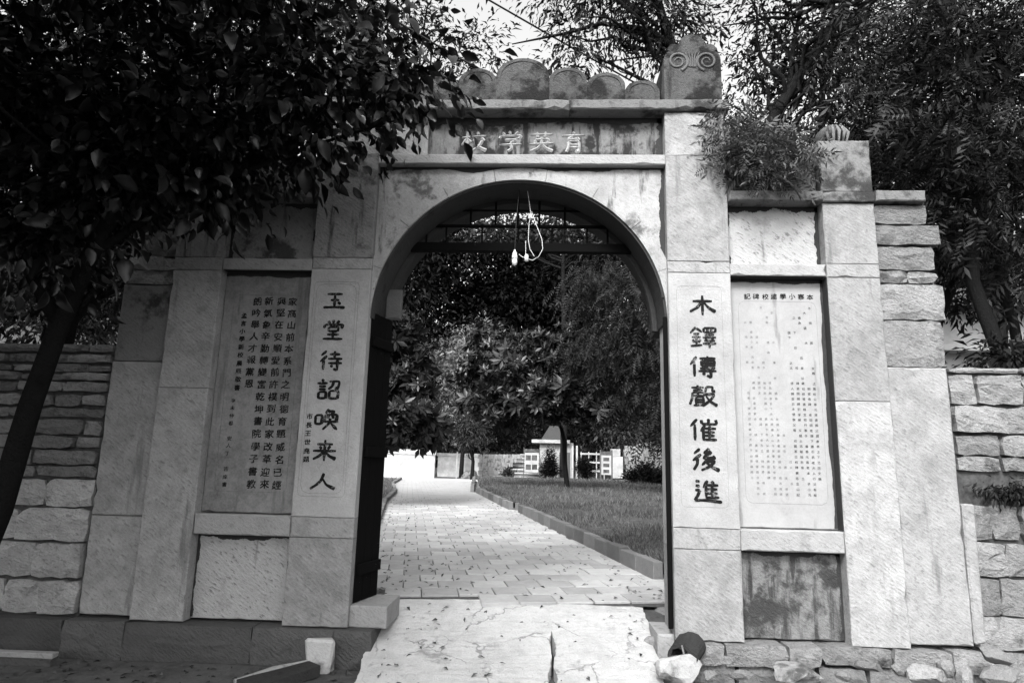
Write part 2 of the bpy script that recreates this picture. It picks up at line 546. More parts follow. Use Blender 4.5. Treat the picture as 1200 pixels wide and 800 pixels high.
# forecourt of damp trodden ground left of the ramp
pts = jag([(-9, -5.5), (5.5, -5.5), (5.5, -.1), (-9, -.1)], .015, .4, rnd)
mb = MB(); mb.add([(x, y, -.327) for x, y in pts] + [(x, y, -.45) for x, y in pts],
                  [tuple(range(len(pts)))] + [(i, i + len(pts), (i + 1) % len(pts) + len(pts), (i + 1) % len(pts)) for i in range(len(pts))])
tag(mb.build("forecourt", M['front']), kind='structure')


# ramp: two worn concrete slabs
def ramp_z(y): return -.3 + .268 * (y + .5)


for xl, xr in ((-1.53, .125), (.165, 1.1)):
    rg = random.Random(int(xl * 100))
    ys = [(-1.6 + 2.62 * i / 70) for i in range(71)]
    L = [(xl + rg.uniform(-.008, .008) + .016 * math.sin(y * 5.1 + xl) + .01 * math.sin(y * 13) + (-.024 + .05 * smooth(.5, -.5, y) if xl > 0 else 0), y) for y in ys]
    Rr = [(xr + rg.uniform(-.009, .009) + .018 * math.sin(y * 2.3) + .012 * math.sin(y * 11 + 2), y) for y in ys]
    vs = []; fs = []; K = 9
    for (a, b) in zip(L, Rr):
        for k in range(K):
            x = a[0] + (b[0] - a[0]) * k / (K - 1)
            vs.append((x, a[1] + (rg.uniform(-.02, .02) if a[1] > .95 else 0), ramp_z(a[1]) + .010 * math.sin(x * 3.1 + a[1] * 2.2) + rg.uniform(-.003, .003) - (.012 if k in (0, K - 1) else 0) - .02 * smooth(.8, 1.02, a[1])))
    n = len(vs)
    for i in range(len(ys) - 1):
        for k in range(K - 1): fs.append((i * K + k, i * K + k + 1, (i + 1) * K + k + 1, (i + 1) * K + k))
    vs += [(v[0], v[1], v[2] - .16) for v in vs]
    edge = [i for i in range(K)] + [i * K + K - 1 for i in range(1, len(ys))] + [(len(ys) - 1) * K + k for k in range(K - 2, -1, -1)] + [i * K for i in range(len(ys) - 2, 0, -1)]
    for i in range(len(edge)):
        a, b = edge[i], edge[(i + 1) % len(edge)]; fs.append((b, a, a + n, b + n))
    mb = MB(); mb.add(vs, fs, False)
    tag(mb.build("concrete_ramp", M['concrete']), kind='structure')

# path: joint bed, single pavers near the gate, the rest joined beyond
KR = [(1.66, 1.0), (1.46, 2.45), (-.62, 12.1), (-.86, 12.8), (-2.6, 20.9), (-3.8, 33)]
KL = [(-1.72, 1.0), (-2.6, 4.0), (-3.2, 6.5), (-3.45, 8.2), (-4.75, 14.4), (-5.55, 19.5), (-7.2, 26.4), (-8.2, 33)]


def interp(P, y):
    for a, b in zip(P, P[1:]):
        if a[1] <= y <= b[1]: return a[0] + (b[0] - a[0]) * (y - a[1]) / (b[1] - a[1])
    return P[0][0] if y < P[0][1] else P[-1][0]


ysp = [1.0 + 32.0 * i / 60 for i in range(61)]
pv = []
for y in ysp: pv += [(interp(KL, y) - .06, y, pathz(y) - .022), (interp(KR, y) + .06, y, pathz(y) - .022)]
pf = [(2 * i, 2 * i + 1, 2 * i + 3, 2 * i + 2) for i in range(len(ysp) - 1)]
n = len(pv)
pv += [(-11, 33.0, pathz(33) - .022), (3, 33.0, pathz(33) - .022), (3, 38.5, pathz(38.5) - .022), (-11, 38.5, pathz(38.5) - .022)]
pf += [(n, n + 1, n + 2, n + 3)]
path = tag(link("path", npmesh("path", pv, pf), M['joint']), kind='structure')

pd = Vector((-.196, .981)); pp = Vector((.981, .196))
PW = .405
pav = []
for r in range(0, 86):
    for c in range(-16, 16):
        off = PW * .5 if r % 2 else 0
        u = r * PW + .12; w = c * PW + off
        cx_, cy_ = 0.0 + pd.x * u + pp.x * w, 1.0 + pd.y * u + pp.y * w
        if cy_ < 1.03 or cy_ > 33.2: continue
        if cx_ < interp(KL, cy_) - .1 or cx_ > interp(KR, cy_) + .17: continue
        pav.append((cx_, cy_))
pav.sort(key=lambda q: q[1])
ang = math.atan2(pp.y, pp.x)
g = .006
pmeshes = []
for k in range(6):
    h = MB().cbox(-PW / 2 + g, PW / 2 - g, -PW / 2 + g, PW / 2 - g, -.05, 0, .006, .004)
    me = bpy.data.meshes.new("paver"); me.from_pydata(h.v, [], h.f); me.materials.append(M['paver']); pmeshes.append(me)
rg = random.Random(3)
for i, (x, y) in enumerate(pav[:300]):
    o = link("paver", rg.choice(pmeshes), None, path, (x, y, pathz(y) + rg.uniform(-.0025, .0025)))
    o.rotation_euler = (.012 + rg.uniform(-.008, .008), rg.uniform(-.008, .008), ang + rg.uniform(-.006, .006))
mb = MB()
for x, y in pav[300:]:
    h = PW / 2 - g
    q = [Vector((x, y)) + pp * a * h + pd * b * h for a, b in ((-1, -1), (1, -1), (1, 1), (-1, 1))]
    z = pathz(y) + rg.uniform(-.002, .002)
    vs = [(v.x, v.y, z) for v in q] + [(v.x, v.y, z - .03) for v in q]
    mb.add(vs, [(0, 1, 2, 3), (0, 4, 5, 1), (1, 5, 6, 2), (2, 6, 7, 3), (3, 7, 4, 0)])
tag(mb.build("paving", M['paver'], path), kind='stuff')
# plaza slab at the far end
mb = MB().cbox(-10.8, 2.6, 33.25, 38.2, .3, pathz(35), .01)
tag(mb.build("plaza", M['paver']), kind='structure')


# kerbs: every stone a part
def kerb(name, pts, w, h, side, L=.62, lip=.0):
    root = bpy.data.objects.new(name, None); C.objects.link(root); root['kind'] = 'structure'
    root.location = (pts[0][0], pts[0][1], pathz(pts[0][1]))
    rg = random.Random(5)
    for a, b in zip(pts, pts[1:]):
        a = Vector(a); b = Vector(b); D = b - a
        k = max(1, int(D.length / L)); d = D.normalized()
        nrm = Vector((d.y, -d.x)) * side
        for i in range(k):
            p = a + D * (i + .5) / k
            hl = D.length / k / 2 - .011
            mb = MB().cbox(-hl, hl, -w / 2, w / 2, -.1, h + rg.uniform(-.012, .012), .012, .008, rg)
            me = bpy.data.meshes.new("kerb_stone"); me.from_pydata(mb.v, [], mb.f)
            q = p + nrm * w / 2
            o = link("kerb_stone", me, M['kerb'], root, (q.x - root.location.x, q.y - root.location.y, pathz(p.y) - root.location.z))
            o.rotation_euler = (0, 0, math.atan2(d.y, d.x) + rg.uniform(-.01, .01))
    return root


kerb("lawn_kerb", [(1.48, 2.45), (-.58, 12.05)], .14, .22, 1)
kerb("lawn_kerb", [(-.86, 12.8), (-2.6, 20.9)], .14, .22, 1)
kerb("lawn_kerb", [(2.7, 2.75), (1.66, 2.53)], .14, .2, 1, .55)
kerb("lawn_kerb", [(-.70, 12.75), (.3, 12.9)], .14, .2, 1)
kerb("lawn_kerb", [(-2.85, 21.2), (-3.9, 32.5)], .16, .3, 1, 1.2)
kerb("lawn_kerb", KL[2:], .14, .12, -1)

# lawns
LE = [(1.6, 2.6), (-.45, 12.1), (-.7, 12.9), (-2.45, 20.9), (-3.7, 33)]
lv = []
ly = [2.62 + (36 - 2.62) * (i / 60) ** 1.4 for i in range(61)]
K = 24
rg = random.Random(9)
for y in ly:
    x0 = interp(LE, y) + .03
    for k in range(K):
        x = x0 + (6 + .35 * y - x0) * (k / (K - 1)) ** 1.5
        lv.append((x, y, pathz(y) + .17 + (0 if k == 0 else .05 * math.sin(x * 1.3 + y * .7) * .5 + .05)))
lf = [(j * K + i, j * K + i + 1, (j + 1) * K + i + 1, (j + 1) * K + i) for j in range(60) for i in range(K - 1)]
tag(link("lawn", npmesh("lawn", lv, lf, True), M['soil']), kind='structure')
lv2 = []
for y in [6.5 + (32 - 6.5) * i / 30 for i in range(31)]:
    x0 = interp(KL, y) - .15
    for k in range(8): lv2.append((x0 - 6 * k / 7, y, pathz(y) + .09))
lf2 = [(j * 8 + i, (j + 1) * 8 + i, (j + 1) * 8 + i + 1, j * 8 + i + 1) for j in range(30) for i in range(7)]
tag(link("lawn", npmesh("lawn", lv2, lf2, True), M['soil']), kind='structure')

# ------------------------------------------------------------------ the gate
GX = -.25
gate = thing("stone_gate", "tall grey stone school gate with round arch and carved black couplets", "gate", (GX, 0, 0))


def rblk(name, mat, x0, x1, y0, y1, z0, z1, amp=.02, j=.012, parent=gate):
    return MB().rough(x0, x1, y0, y1, z0, z1, amp, j).build(name, M[mat], parent)


def blk(name, mat, x0, x1, y0, y1, z0, z1, c=.008, j=.003, parent=gate):
    return MB().chip(x0, x1, y0, y1, z0, z1, max(c, .007)).build(name, M[mat], parent)


D0 = .50
for s in (-1, 1):
    def X(a, b): return (GX + s * a, GX + s * b) if s > 0 else (GX + s * b, GX + s * a)
    # inner pillar
    xi = X(1.5, 2.115)
    e = .004
    blk("pillar_block", 'shaft', *xi, 0, D0, 0, .79 - e)
    blk("pillar_block", 'shaft', *xi, .004, D0, .79, .98 - e)
    couplet = blk("couplet_slab", 'slab', *xi, 0, D0, .98, 3.44 - e)
    blk("pillar_block", 'shaft', *xi, .003, D0, 3.44, 3.56 - e)
    blk("pillar_block", 'shaft' if s > 0 else 'stained_shaded', *xi, 0, D0, 3.56, 4.70 - e)
    blk("pillar_block", 'shaft' if s > 0 else 'stained_shaded', *xi, .004, D0, 4.70, 5.19 - e)
    if s > 0: coup_r = couplet
    else: coup_l = couplet
    # side bay
    xb = X(2.119, 3.056)
    blk("panel_stone", 'panel' if s < 0 else 'panel_dark', *xb, .13, D0, .01, .785)
    blk("ledge_stone", 'ledge', *xb, .006, D0, .79, .985 - e, .01)
    pl = blk("inscription_slab", 'plaque_dark' if s < 0 else 'plaque', *xb, .12, D0, .99, 3.415)
    if s > 0: plq_r = pl
    else: plq_l = pl
    blk("ledge_stone", 'ledge', *xb, .004, D0, 3.42, 3.545 - e, .01)
    blk("panel_stone", 'panel' if s > 0 else 'stained_shaded', *xb, .12, D0, 3.55, 4.185)
    blk("cornice_stone", 'shaft_top', *X(2.119, 3.056), -.05, D0, 4.19, 4.30 - e, .012)
    blk("pillar_block", 'shaft_top', *xb, .10, D0 - .02, 4.302, 4.71, .02, .01)
    # outer pillar
    xo = X(3.06, 3.57)
    blk("pillar_block", 'shaft', *xo, 0, D0, 0, 2.19 - e)
    blk("pillar_block", 'shaft', *xo, .004, D0, 2.19, 3.41 - e)
    blk("pillar_block", 'shaft', *xo, .002, D0, 3.41, 3.55 - e)
    blk("pillar_block", 'shaft' if s > 0 else 'stained_shaded', *xo, .004, D0, 3.55, 4.19 - e)
    blk("cornice_stone", 'shaft_top', *xo, -.03, D0, 4.19, 4.302 - e, .012)
    blk("pillar_cap", 'shaft_top', *xo, .0, D0, 4.305, 4.87, .014, .008)
    # buttress
    if s > 0:
        blk("buttress_slab", 'shaft', *X(3.575, 4.135), .03, D0, .03, 2.53 - e, .012, .006)
        zs = [2.53, 2.999, 3.367, 3.507, 3.762, 3.976, 4.188]
        xe = [4.15, 4.19, 4.16, 4.14, 4.21, 4.10]
        rg = random.Random(12)
        for i in range(6):
            if i == 2:
                rblk("buttress_stone", 'rubble', *X(3.575, 3.86), .05, D0, zs[i] + .008, zs[i + 1] - .012)
                rblk("buttress_stone", 'rubble', *X(3.88, xe[i]), .07, D0, zs[i] + .02, zs[i + 1] - .01)
            else:
                rblk("buttress_stone", 'rubble' if i < 4 else 'rubble_dark', *X(3.575, xe[i]), .045 + rg.uniform(-.02, .02), D0, zs[i] + .008, zs[i + 1] - .01)
        blk("cornice_stone", 'shaft_top', *X(3.58, 4.06), -.04, D0, 4.20, 4.31, .014, .008)
    else:
        blk("buttress_slab", 'shaft', *X(3.575, 4.12), .07, D0, .02, .93, .012, .005)
        blk("buttress_slab", 'shaft', *X(3.575, 4.12), .06, D0, .937, 2.45, .012, .005)
        blk("buttress_slab", 'shaft_top', *X(3.575, 4.115), .065, D0, 2.457, 3.26, .012, .005)
        rblk("buttress_stone", 'rubble', *X(3.575, 4.11), .06, D0, 3.27, 3.41)
        rblk("buttress_stone", 'rubble', *X(3.575, 4.10), .05, D0, 3.42, 3.56)
        rblk("buttress_stone", 'rubble', *X(3.575, 4.09), .06, D0, 3.57, 3.86)
        rblk("buttress_stone", 'rubble_dark', *X(3.575, 4.10), .05, D0, 3.87, 4.185)
        blk("cornice_stone", 'shaft_top', *X(3.58, 4.06), -.04, D0, 4.20, 4.31, .014, .008)

# dark ragged strips: dirt plus painted shade in recess corners and under ledges
def grime_shade(x0, x1, y, z0, z1, vertical, seed, amp=.02):
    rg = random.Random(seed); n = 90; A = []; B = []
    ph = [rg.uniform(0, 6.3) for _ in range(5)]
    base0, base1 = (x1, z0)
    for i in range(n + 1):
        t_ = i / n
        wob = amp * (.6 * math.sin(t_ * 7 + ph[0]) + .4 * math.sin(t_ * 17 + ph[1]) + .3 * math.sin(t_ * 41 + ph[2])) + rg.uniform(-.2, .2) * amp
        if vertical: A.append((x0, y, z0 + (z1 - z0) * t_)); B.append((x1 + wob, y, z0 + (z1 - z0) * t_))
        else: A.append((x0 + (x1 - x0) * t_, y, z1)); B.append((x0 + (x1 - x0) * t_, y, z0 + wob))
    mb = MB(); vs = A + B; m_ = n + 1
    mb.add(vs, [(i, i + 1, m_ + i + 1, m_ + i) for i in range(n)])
    mb.build("grime_shade_strip", M['grime_shade'], gate)


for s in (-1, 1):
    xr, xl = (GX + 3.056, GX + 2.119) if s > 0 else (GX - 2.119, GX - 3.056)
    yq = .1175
    grime_shade(xr, xr - .035, yq, 1.0, 3.41, True, 1, .012); grime_shade(xl, xr, yq, 3.375, 3.415, False, 2, .012)
    grime_shade(xr, xr - .04, yq, 3.56, 4.18, True, 3, .015); grime_shade(xl, xl + .03, yq, 3.56, 4.15, True, 4, .015); grime_shade(xl, xr, yq, 4.14, 4.185, False, 5, .03)
    grime_shade(xr, xr - .03, .1275, .02, .78, True, 6, .015); grime_shade(xl, xl + .02, .1275, .02, .78, True, 7, .012); grime_shade(xl, xr, .1275, .745, .785, False, 8, .02)
    MB().cbox(xl + .01, xr - .01, .012, .115, 3.4165, 3.4185, .0005).build("grime_shade_strip", M['grime_shade'], gate)  # dark sheet under the ledge: dirt and painted soffit shade
    MB().cbox(xr - .003, xr + .0035, .012, .118, .99, 3.41, .0005).build("grime_shade_strip", M['grime_shade'], gate) if s > 0 else None
grime_shade(GX - 1.49, GX + 1.49, .127, 5.12, 5.186, False, 11, .03); grime_shade(GX + 1.495, GX + 1.44, .127, 4.71, 5.18, True, 12, .03)
grime_shade(GX - 1.49, GX + 1.49, .0735, 4.55, 4.586, False, 13, .025); grime_shade(GX + 1.495, GX + 1.45, .0735, 3.2, 4.58, True, 14, .02)

# spandrel with the arch cut out of it, archivolt ring, soffit, rear ring
ACX, ACZ, AR = GX, 2.95, 1.5


def ring(r0, r1, y0, y1, n=48, a0=0.0, a1=PI):
    mb = MB(); vs = []; fs = []
    for i in range(n + 1):
        a = a0 + (a1 - a0) * i / n
        for r, y in ((r0, y0), (r1, y0), (r1, y1), (r0, y1)):
            vs.append((ACX + r * math.cos(a), y, ACZ + r * math.sin(a)))
    for i in range(n):
        for k in range(4): fs.append((i * 4 + k, i * 4 + (k + 1) % 4, i * 4 + 4 + (k + 1) % 4, i * 4 + 4 + k))
    fs += [(0, 1, 2, 3), (n * 4 + 3, n * 4 + 2, n * 4 + 1, n * 4)]
    mb.add(vs, fs)
    return mb


def spandrel(sgn):
    mb = MB(); n = 26; R1 = 1.63
    A = []; B = []
    H = 1.635
    for i in range(n + 1):
        a = PI / 2 * i / n
        c, s_ = math.cos(a), math.sin(a)
        A.append((ACX + sgn * R1 * c, ACZ + R1 * s_))
        k = min((1.497) / c if c > 1e-6 else 1e9, H / s_ if s_ > 1e-6 else 1e9)
        k = max(k, R1)
        B.append((ACX + sgn * min(k * c, 1.497), ACZ + min(k * s_, H)))
    A = [(ACX + sgn * min(abs(x - ACX), 1.497), z) for x, z in A]
    vs = [(x, .075, z) for x, z in A] + [(x, .075, z) for x, z in B] + [(x, .48, z) for x, z in A] + [(x, .48, z) for x, z in B]
    m1 = n + 1
    fs = []
    for i in range(n):
        fs += [(i, i + m1, i + m1 + 1, i + 1), (i + 2 * m1, i + 2 * m1 + 1, i + 3 * m1 + 1, i + 3 * m1)]
    mb.add(vs, fs)
    return mb.build("spandrel", M['spandrel'], gate)


spandrel(-1); spandrel(1)
# arch stones, butted end to end
NV = 9
for i in range(NV):
    a0 = PI * i / NV + .0015; a1 = PI * (i + 1) / NV - .0015
    # clip to the pillars' faces near the springing
    ring(1.5, 1.632, .062, .5, 8, a0, a1).build("arch_stone", M['spandrel'], gate)
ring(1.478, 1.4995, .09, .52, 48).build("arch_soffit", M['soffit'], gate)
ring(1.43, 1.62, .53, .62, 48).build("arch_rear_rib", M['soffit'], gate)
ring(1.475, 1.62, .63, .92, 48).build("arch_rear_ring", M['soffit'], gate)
# the corner pieces of arch stones go behind the pillars (the pillar face is the front there)

# lintel, title plaque, cornice, crest
blk("lintel_stone", 'ledge', GX - 1.496, GX + 1.496, -.012, .52, 4.592, 4.70, .01, .003)
title = blk("title_slab", 'title', GX - 1.496, GX + 1.496, .13, .5, 4.703, 5.187, .004, .001)
blk("title_end_stone", 'shaft', GX - 1.494, GX - 1.0, .085, .128, 4.704, 5.185, .006, .002)
for a, b in ((-2.115, -1.2), (-1.196, .5), (.504, 2.16)):
    blk("cornice_stone", 'shaft_top', GX + a, GX + b, -.055, .54, 5.193, 5.303, .014, .004)


def lobed(cx, r, zt, z0=5.306, n=14):
    """slab outline with a round head"""
    p = [(cx - r, z0), (cx - r, zt - r * .75)]
    for i in range(1, n):
        a = PI - PI * i / n
        p.append((cx + r * math.cos(a), zt - r * .75 + r * .75 * math.sin(a)))
    p += [(cx + r, zt - r * .75), (cx + r, z0)]
    return p[::-1]


MB().cbox(GX - 1.49, GX + 1.49, .11, .30, 5.306, 5.52, .01).build('crest_core', M['crest'], gate)
for dx, r, zt in ((0, .285, 5.86), (.488, .2, 5.75), (-.488, .2, 5.74), (.895, .203, 5.69), (-.895, .203, 5.68), (1.283, .181, 5.60), (-1.283, .181, 5.60)):
    mb = MB(); k = .06 + .01 * abs(dx)
    mb.prism(lobed(GX + dx, r + .003, zt), k, k + .26)
    cs = mb.build("crest_stone", M['crest'], gate)
    # incised rim following the round head
    mb = MB()
    q = [(GX + dx + (r - .045) * math.cos(a), k - .001, zt - r * .75 + (r * .75 - .04) * math.sin(a)) for a in [PI * i / 16 for i in range(17)]]
    mb.tube(q, .006, 4)
    mb.build("carved_rim", M['crest'], cs)
for s in (-1, 1):
    cx = GX + s * 1.808
    P = [(-.3, 5.306), (-.3, 5.80)]
    for i in range(1, 6): P.append((-.3 + .07 * (1 - math.cos(i / 5 * PI / 2)), 5.80 + .11 * math.sin(i / 5 * PI / 2)))
    for i in range(0, 7):
        a = PI - PI * .62 * i / 6; P.append((-.185 + .075 * math.cos(a), 5.925 + .07 * math.sin(a)))
    for i in range(0, 9):
        a = PI - PI * i / 8 if True else 0
        P.append((.14 * math.cos(a), 5.985 + .125 * math.sin(a)))
    mir = [(-x, z) for x, z in P[::-1]]
    half = [q for q in P if q[0] < -1e-4]
    poly = half + [(0.0, 6.11)] + [(-x, z) for x, z in half[::-1]]
    cap = MB().prism([(cx + x, z) for x, z in poly][::-1], .02, .5).build("capital_stone", M['crest'], gate)
    for v in (-1, 1):
        q = []
        for i in range(40):
            a = i / 39 * 3.3 * PI; rr = .03 + .082 * (i / 39)
            q.append((cx + v * (.155 + rr * math.cos(a + .3)), .018, 5.785 + rr * math.sin(a + .3)))
        MB().tube(q, [.008 + .010 * i / 39 for i in range(40)], 5).build("volute", M['volute'], cap)
    mb = MB()
    for i in range(-2, 3):
        mb.tube([(cx + i * .017, .017, 5.72), (cx + i * .021, .016, 5.82), (cx + i * .04, .018, 5.9)], [.009, .009, .004], 5)
    mb.build("flutes", M['volute'], cap)
    # small carved finial on the outer cap
    fin = MB()
    fx = GX + s * 3.30
    prof = [(.13, 4.872), (.14, 4.95), (.17, 5.0), (.15, 5.07), (.09, 5.12), (.02, 5.14)]
    fin.lathe(prof, fx, .22, 9)
    fin.build("finial", M['crest'], gate)
    for i in range(5):
        a = -PI / 2 + (i - 2) * .32
        MB().tube([(fx + .15 * math.cos(a), .22 + .15 * math.sin(a), 4.9), (fx + .18 * math.cos(a), .22 + .18 * math.sin(a), 5.0), (fx + .12 * math.cos(a), .22 + .12 * math.sin(a), 5.1)], [.012, .018, .008], 5).build("finial_leaf", M['shaft_top'], gate)

# plinth on the left, rubble footing on the right, pivot stones
for a, b in ((-5.6, -4.42), (-4.415, -3.83), (-3.825, -2.62), (-2.615, -1.86), (-1.855, -1.5)):
    rblk("plinth_stone", 'plinth', a, b, -.06, .5, -.36, -.012, .014, .006)
rg = random.Random(4)
x = 1.26
for w in (.42, .55, .3, .62, .5, .36):
    rblk("footing_stone", 'rubble', x, x + w - .012, -.05 + rg.uniform(-.03, .02), .5, -.17 + rg.uniform(-.02, .02), -.008); x += w
x = 1.3
for w in (.5, .7, .45, .8, .4):
    rblk("footing_stone", 'rock_dark', x, x + w - .03, 0 + rg.uniform(-.02, .03), .5, -.4, -.185); x += w
blk("pivot_stone", 'ledge', -1.76, -1.40, .06, .62, -.01, .185, .012, .006)
blk("pivot_stone", 'ledge', 1.10, 1.26, .06, .55, -.30, .03, .02, .012)


# door leaves: boards painted black, with battens
def leaf_door(hx, hy, ang, W, z0, z1, label=None):
    root = bpy.data.objects.new("door_leaf", None); C.objects.link(root); root.parent = gate
    root.location = (hx - GX, hy, 0); root.rotation_euler = (0, 0, ang)
    if label: root['label'] = label
    nb = max(3, int(W / .16))
    for i in range(nb):
        a, b = W * i / nb + .003, W * (i + 1) / nb - .003
        mb = MB().cbox(a, b, 0, .045, z0, z1, .005, .002)
        me = bpy.data.meshes.new("board"); me.from_pydata(mb.v, [], mb.f); link("board", me, M['paint'], root)
    for z in (z0 + .3, (z0 + z1) / 2, z1 - .3):
        mb = MB().cbox(.02, W - .02, -.035, -.001, z - .05, z + .05, .004)
        me = bpy.data.meshes.new("batten"); me.from_pydata(mb.v, [], mb.f); link("batten", me, M['paint'], root)
    return root


leaf_door(-1.74, .12, math.atan2(.48, .12), .47, .19, 3.02, "black painted door leaf standing open at the left jamb")
leaf_door(1.243, .05, math.radians(78), 1.3, .08, 3.0, "black painted door leaf opened back behind the right pillar")
o = blk("bracket_board", 'wood', -1.70, -1.53, .50, .56, 3.03, 3.36, .008, .012)

# iron transom in the arch head
tr = bpy.data.objects.new("transom_grille", None); C.objects.link(tr); tr.parent = gate


def bar(a, b, r, nm="bar"):
    MB().tube([a, b], r, 5).build(nm, M['paint'], tr)


MB().cbox(GX - 1.22, GX + 1.22, .47, .55, 3.80, 3.90, .006).build("beam", M['paint'], tr)
bar((GX - 1.02, .51, 4.10), (GX + 1.02, .51, 4.10), .02)
bar((GX - .72, .51, 4.285), (GX + .72, .51, 4.285), .012)
for px in (552, 581, 607, 632, 662):
    xx = at(px, 255, .51).x
    bar((xx, .512, 4.10), (xx, .512, ACZ + math.sqrt(max(0, 1.46 ** 2 - (xx - ACX) ** 2))), .013)
for px in (500, 523, 565, 607, 647, 688, 712):
    xx = at(px, 276, .51).x
    bar((xx, .512, 3.9), (xx, .512, 4.10), .011)

# ------------------------------------------------------------------ carved writing
# each character: strokes as "x,y x,y ..." in a 100 x 100 box, y down
CH = {
    '玉': "18,8 85,7;34,46 72,45;4,93 55,90 98,92;52,8 52,92;66,58 79,72",
    '堂': "50,0 50,19;27,6 36,20;76,4 64,20;10,42 15,25;15,25 90,25 84,42;32,37 32,58;32,37 71,37 70,58;32,57 70,57;26,74 78,73;51,60 51,93;8,95 94,95",
    '待': "30,4 8,28;34,28 5,58;20,44 20,98;44,20 90,20;66,4 66,42;38,42 100,42;40,64 100,63;79,46 79,96 64,90;52,72 59,84",
    '詔': "20,2 30,12;2,22 46,20;10,36 40,36;10,50 40,50;10,64 10,95;10,64 40,64 40,95;10,93 40,93;52,12 94,12 89,46 78,43;71,13 66,34 50,50;56,58 56,95;56,58 92,58 91,95;56,93 91,93",
    '喚': "4,32 4,74;4,32 30,32 30,74;4,72 30,72;58,0 45,22;56,12 80,12 70,27;44,28 44,58;44,28 92,28 91,58;60,28 54,46;74,28 80,46;34,61 101,60;66,44 62,68 36,99;66,64 98,98",
    '来': "18,22 84,21;29,31 38,45;74,29 63,45;2,53 99,52;51,1 51,100;47,56 30,76 4,93;54,56 72,76 100,90",
    '人': "53,3 42,46 22,74 2,93;48,32 64,66 82,80 99,90",
    '木': "12,30 88,29;50,1 50,99;46,33 30,60 0,82;54,33 74,62 101,82",
    '鐸': "25,1 2,32;25,5 48,26;14,35 38,34;8,50 43,50;26,35 26,90;11,62 18,77;42,60 34,77;3,93 48,88;55,6 55,27;55,6 99,6 98,27;55,26 98,26;69,6 69,26;84,6 84,26;58,38 95,38;76,28 76,51;50,51 102,51;61,55 66,64;92,55 85,64;55,67 98,67;50,81 102,80;76,66 76,101",
    '傳': "27,3 2,42;18,28 18,99;38,12 100,11;69,0 69,58;46,22 46,49;46,22 93,22 92,49;46,35 92,35;46,48 92,48;39,59 94,57;86,49 96,62;33,72 102,71;80,63 80,98 65,92;50,79 58,90",
    '聲': "5,12 53,11;29,0 29,24;11,24 49,24;9,35 53,35 52,51;9,35 8,60 -2,92;30,35 30,50;12,50 52,50;22,57 22,97;22,57 49,57 49,101;22,69 48,69;22,81 48,81;12,95 53,92;62,8 57,35;62,8 85,8 85,27 96,27;55,43 90,43 78,67 50,95;60,51 76,76 103,96",
    '催': "27,3 1,38;18,27 18,101;44,6 44,25;44,25 97,25 97,5;70,0 70,25;57,31 39,60;50,47 50,101;50,46 98,46;69,35 77,44;50,63 93,63;50,79 93,79;50,97 100,97;72,46 72,97",
    '後': "31,1 8,25;35,26 3,56;20,43 20,70 6,98;67,0 49,20 73,22;75,13 45,43 85,41;78,32 88,48;60,48 37,76;54,58 84,58 66,80 34,99;54,64 76,84 103,99",
    '進': "7,6 23,9;7,26 23,29;5,47 23,46;23,46 14,72 2,92;2,93 40,91 104,98;52,3 35,36;46,22 46,79;46,24 92,24;66,5 75,20;46,42 88,42;46,60 88,60;43,79 94,78;68,24 68,79",
    '育': "50,0 55,12;6,22 96,17;48,22 33,38 68,36;66,29 76,43;34,50 32,78 24,102;34,50 72,49 72,99 60,93;36,66 70,66;36,80 70,80",
    '英': "8,17 94,13;33,3 36,29;68,1 63,29;27,41 28,61;27,41 78,38 74,60;4,64 98,59;52,28 50,62 34,84 6,99;56,64 72,84 97,97",
    '学': "20,4 30,17;48,-2 52,14;83,0 69,19;8,36 14,23;14,23 92,22 82,36;30,43 72,42 52,57;8,68 97,63;52,56 57,84 42,98",
    '校': "2,33 42,27;24,2 24,100;22,36 2,72;28,40 40,54;66,2 69,16;44,27 100,22;60,33 47,51;80,31 94,47;85,46 70,76 42,100;54,52 72,77 102,96",
}


def smooth_line(pts, n=6):
    if len(pts) < 3: n = 4
    out = []
    P = [pts[0]] + pts + [pts[-1]]
    for i in range(1, len(P) - 2):
        p0, p1, p2, p3 = (Vector(q) for q in P[i - 1:i + 3])
        sharp = len(pts) > 2 and (p1 - p0).length > 1e-6 and (p3 - p2).length > 1e-6 and False
        for k in range(n):
            t_ = k / n
            if len(pts) == 2: out.append(p1.lerp(p2, t_)); continue
            a = .35
            m1 = (p2 - p0) * a; m2 = (p3 - p1) * a
            t2, t3 = t_ * t_, t_ ** 3
            out.append((2 * t3 - 3 * t2 + 1) * p1 + (t3 - 2 * t2 + t_) * m1 + (-2 * t3 + 3 * t2) * p2 + (t3 - t2) * m2)
    out.append(Vector(pts[-1]))
    return out


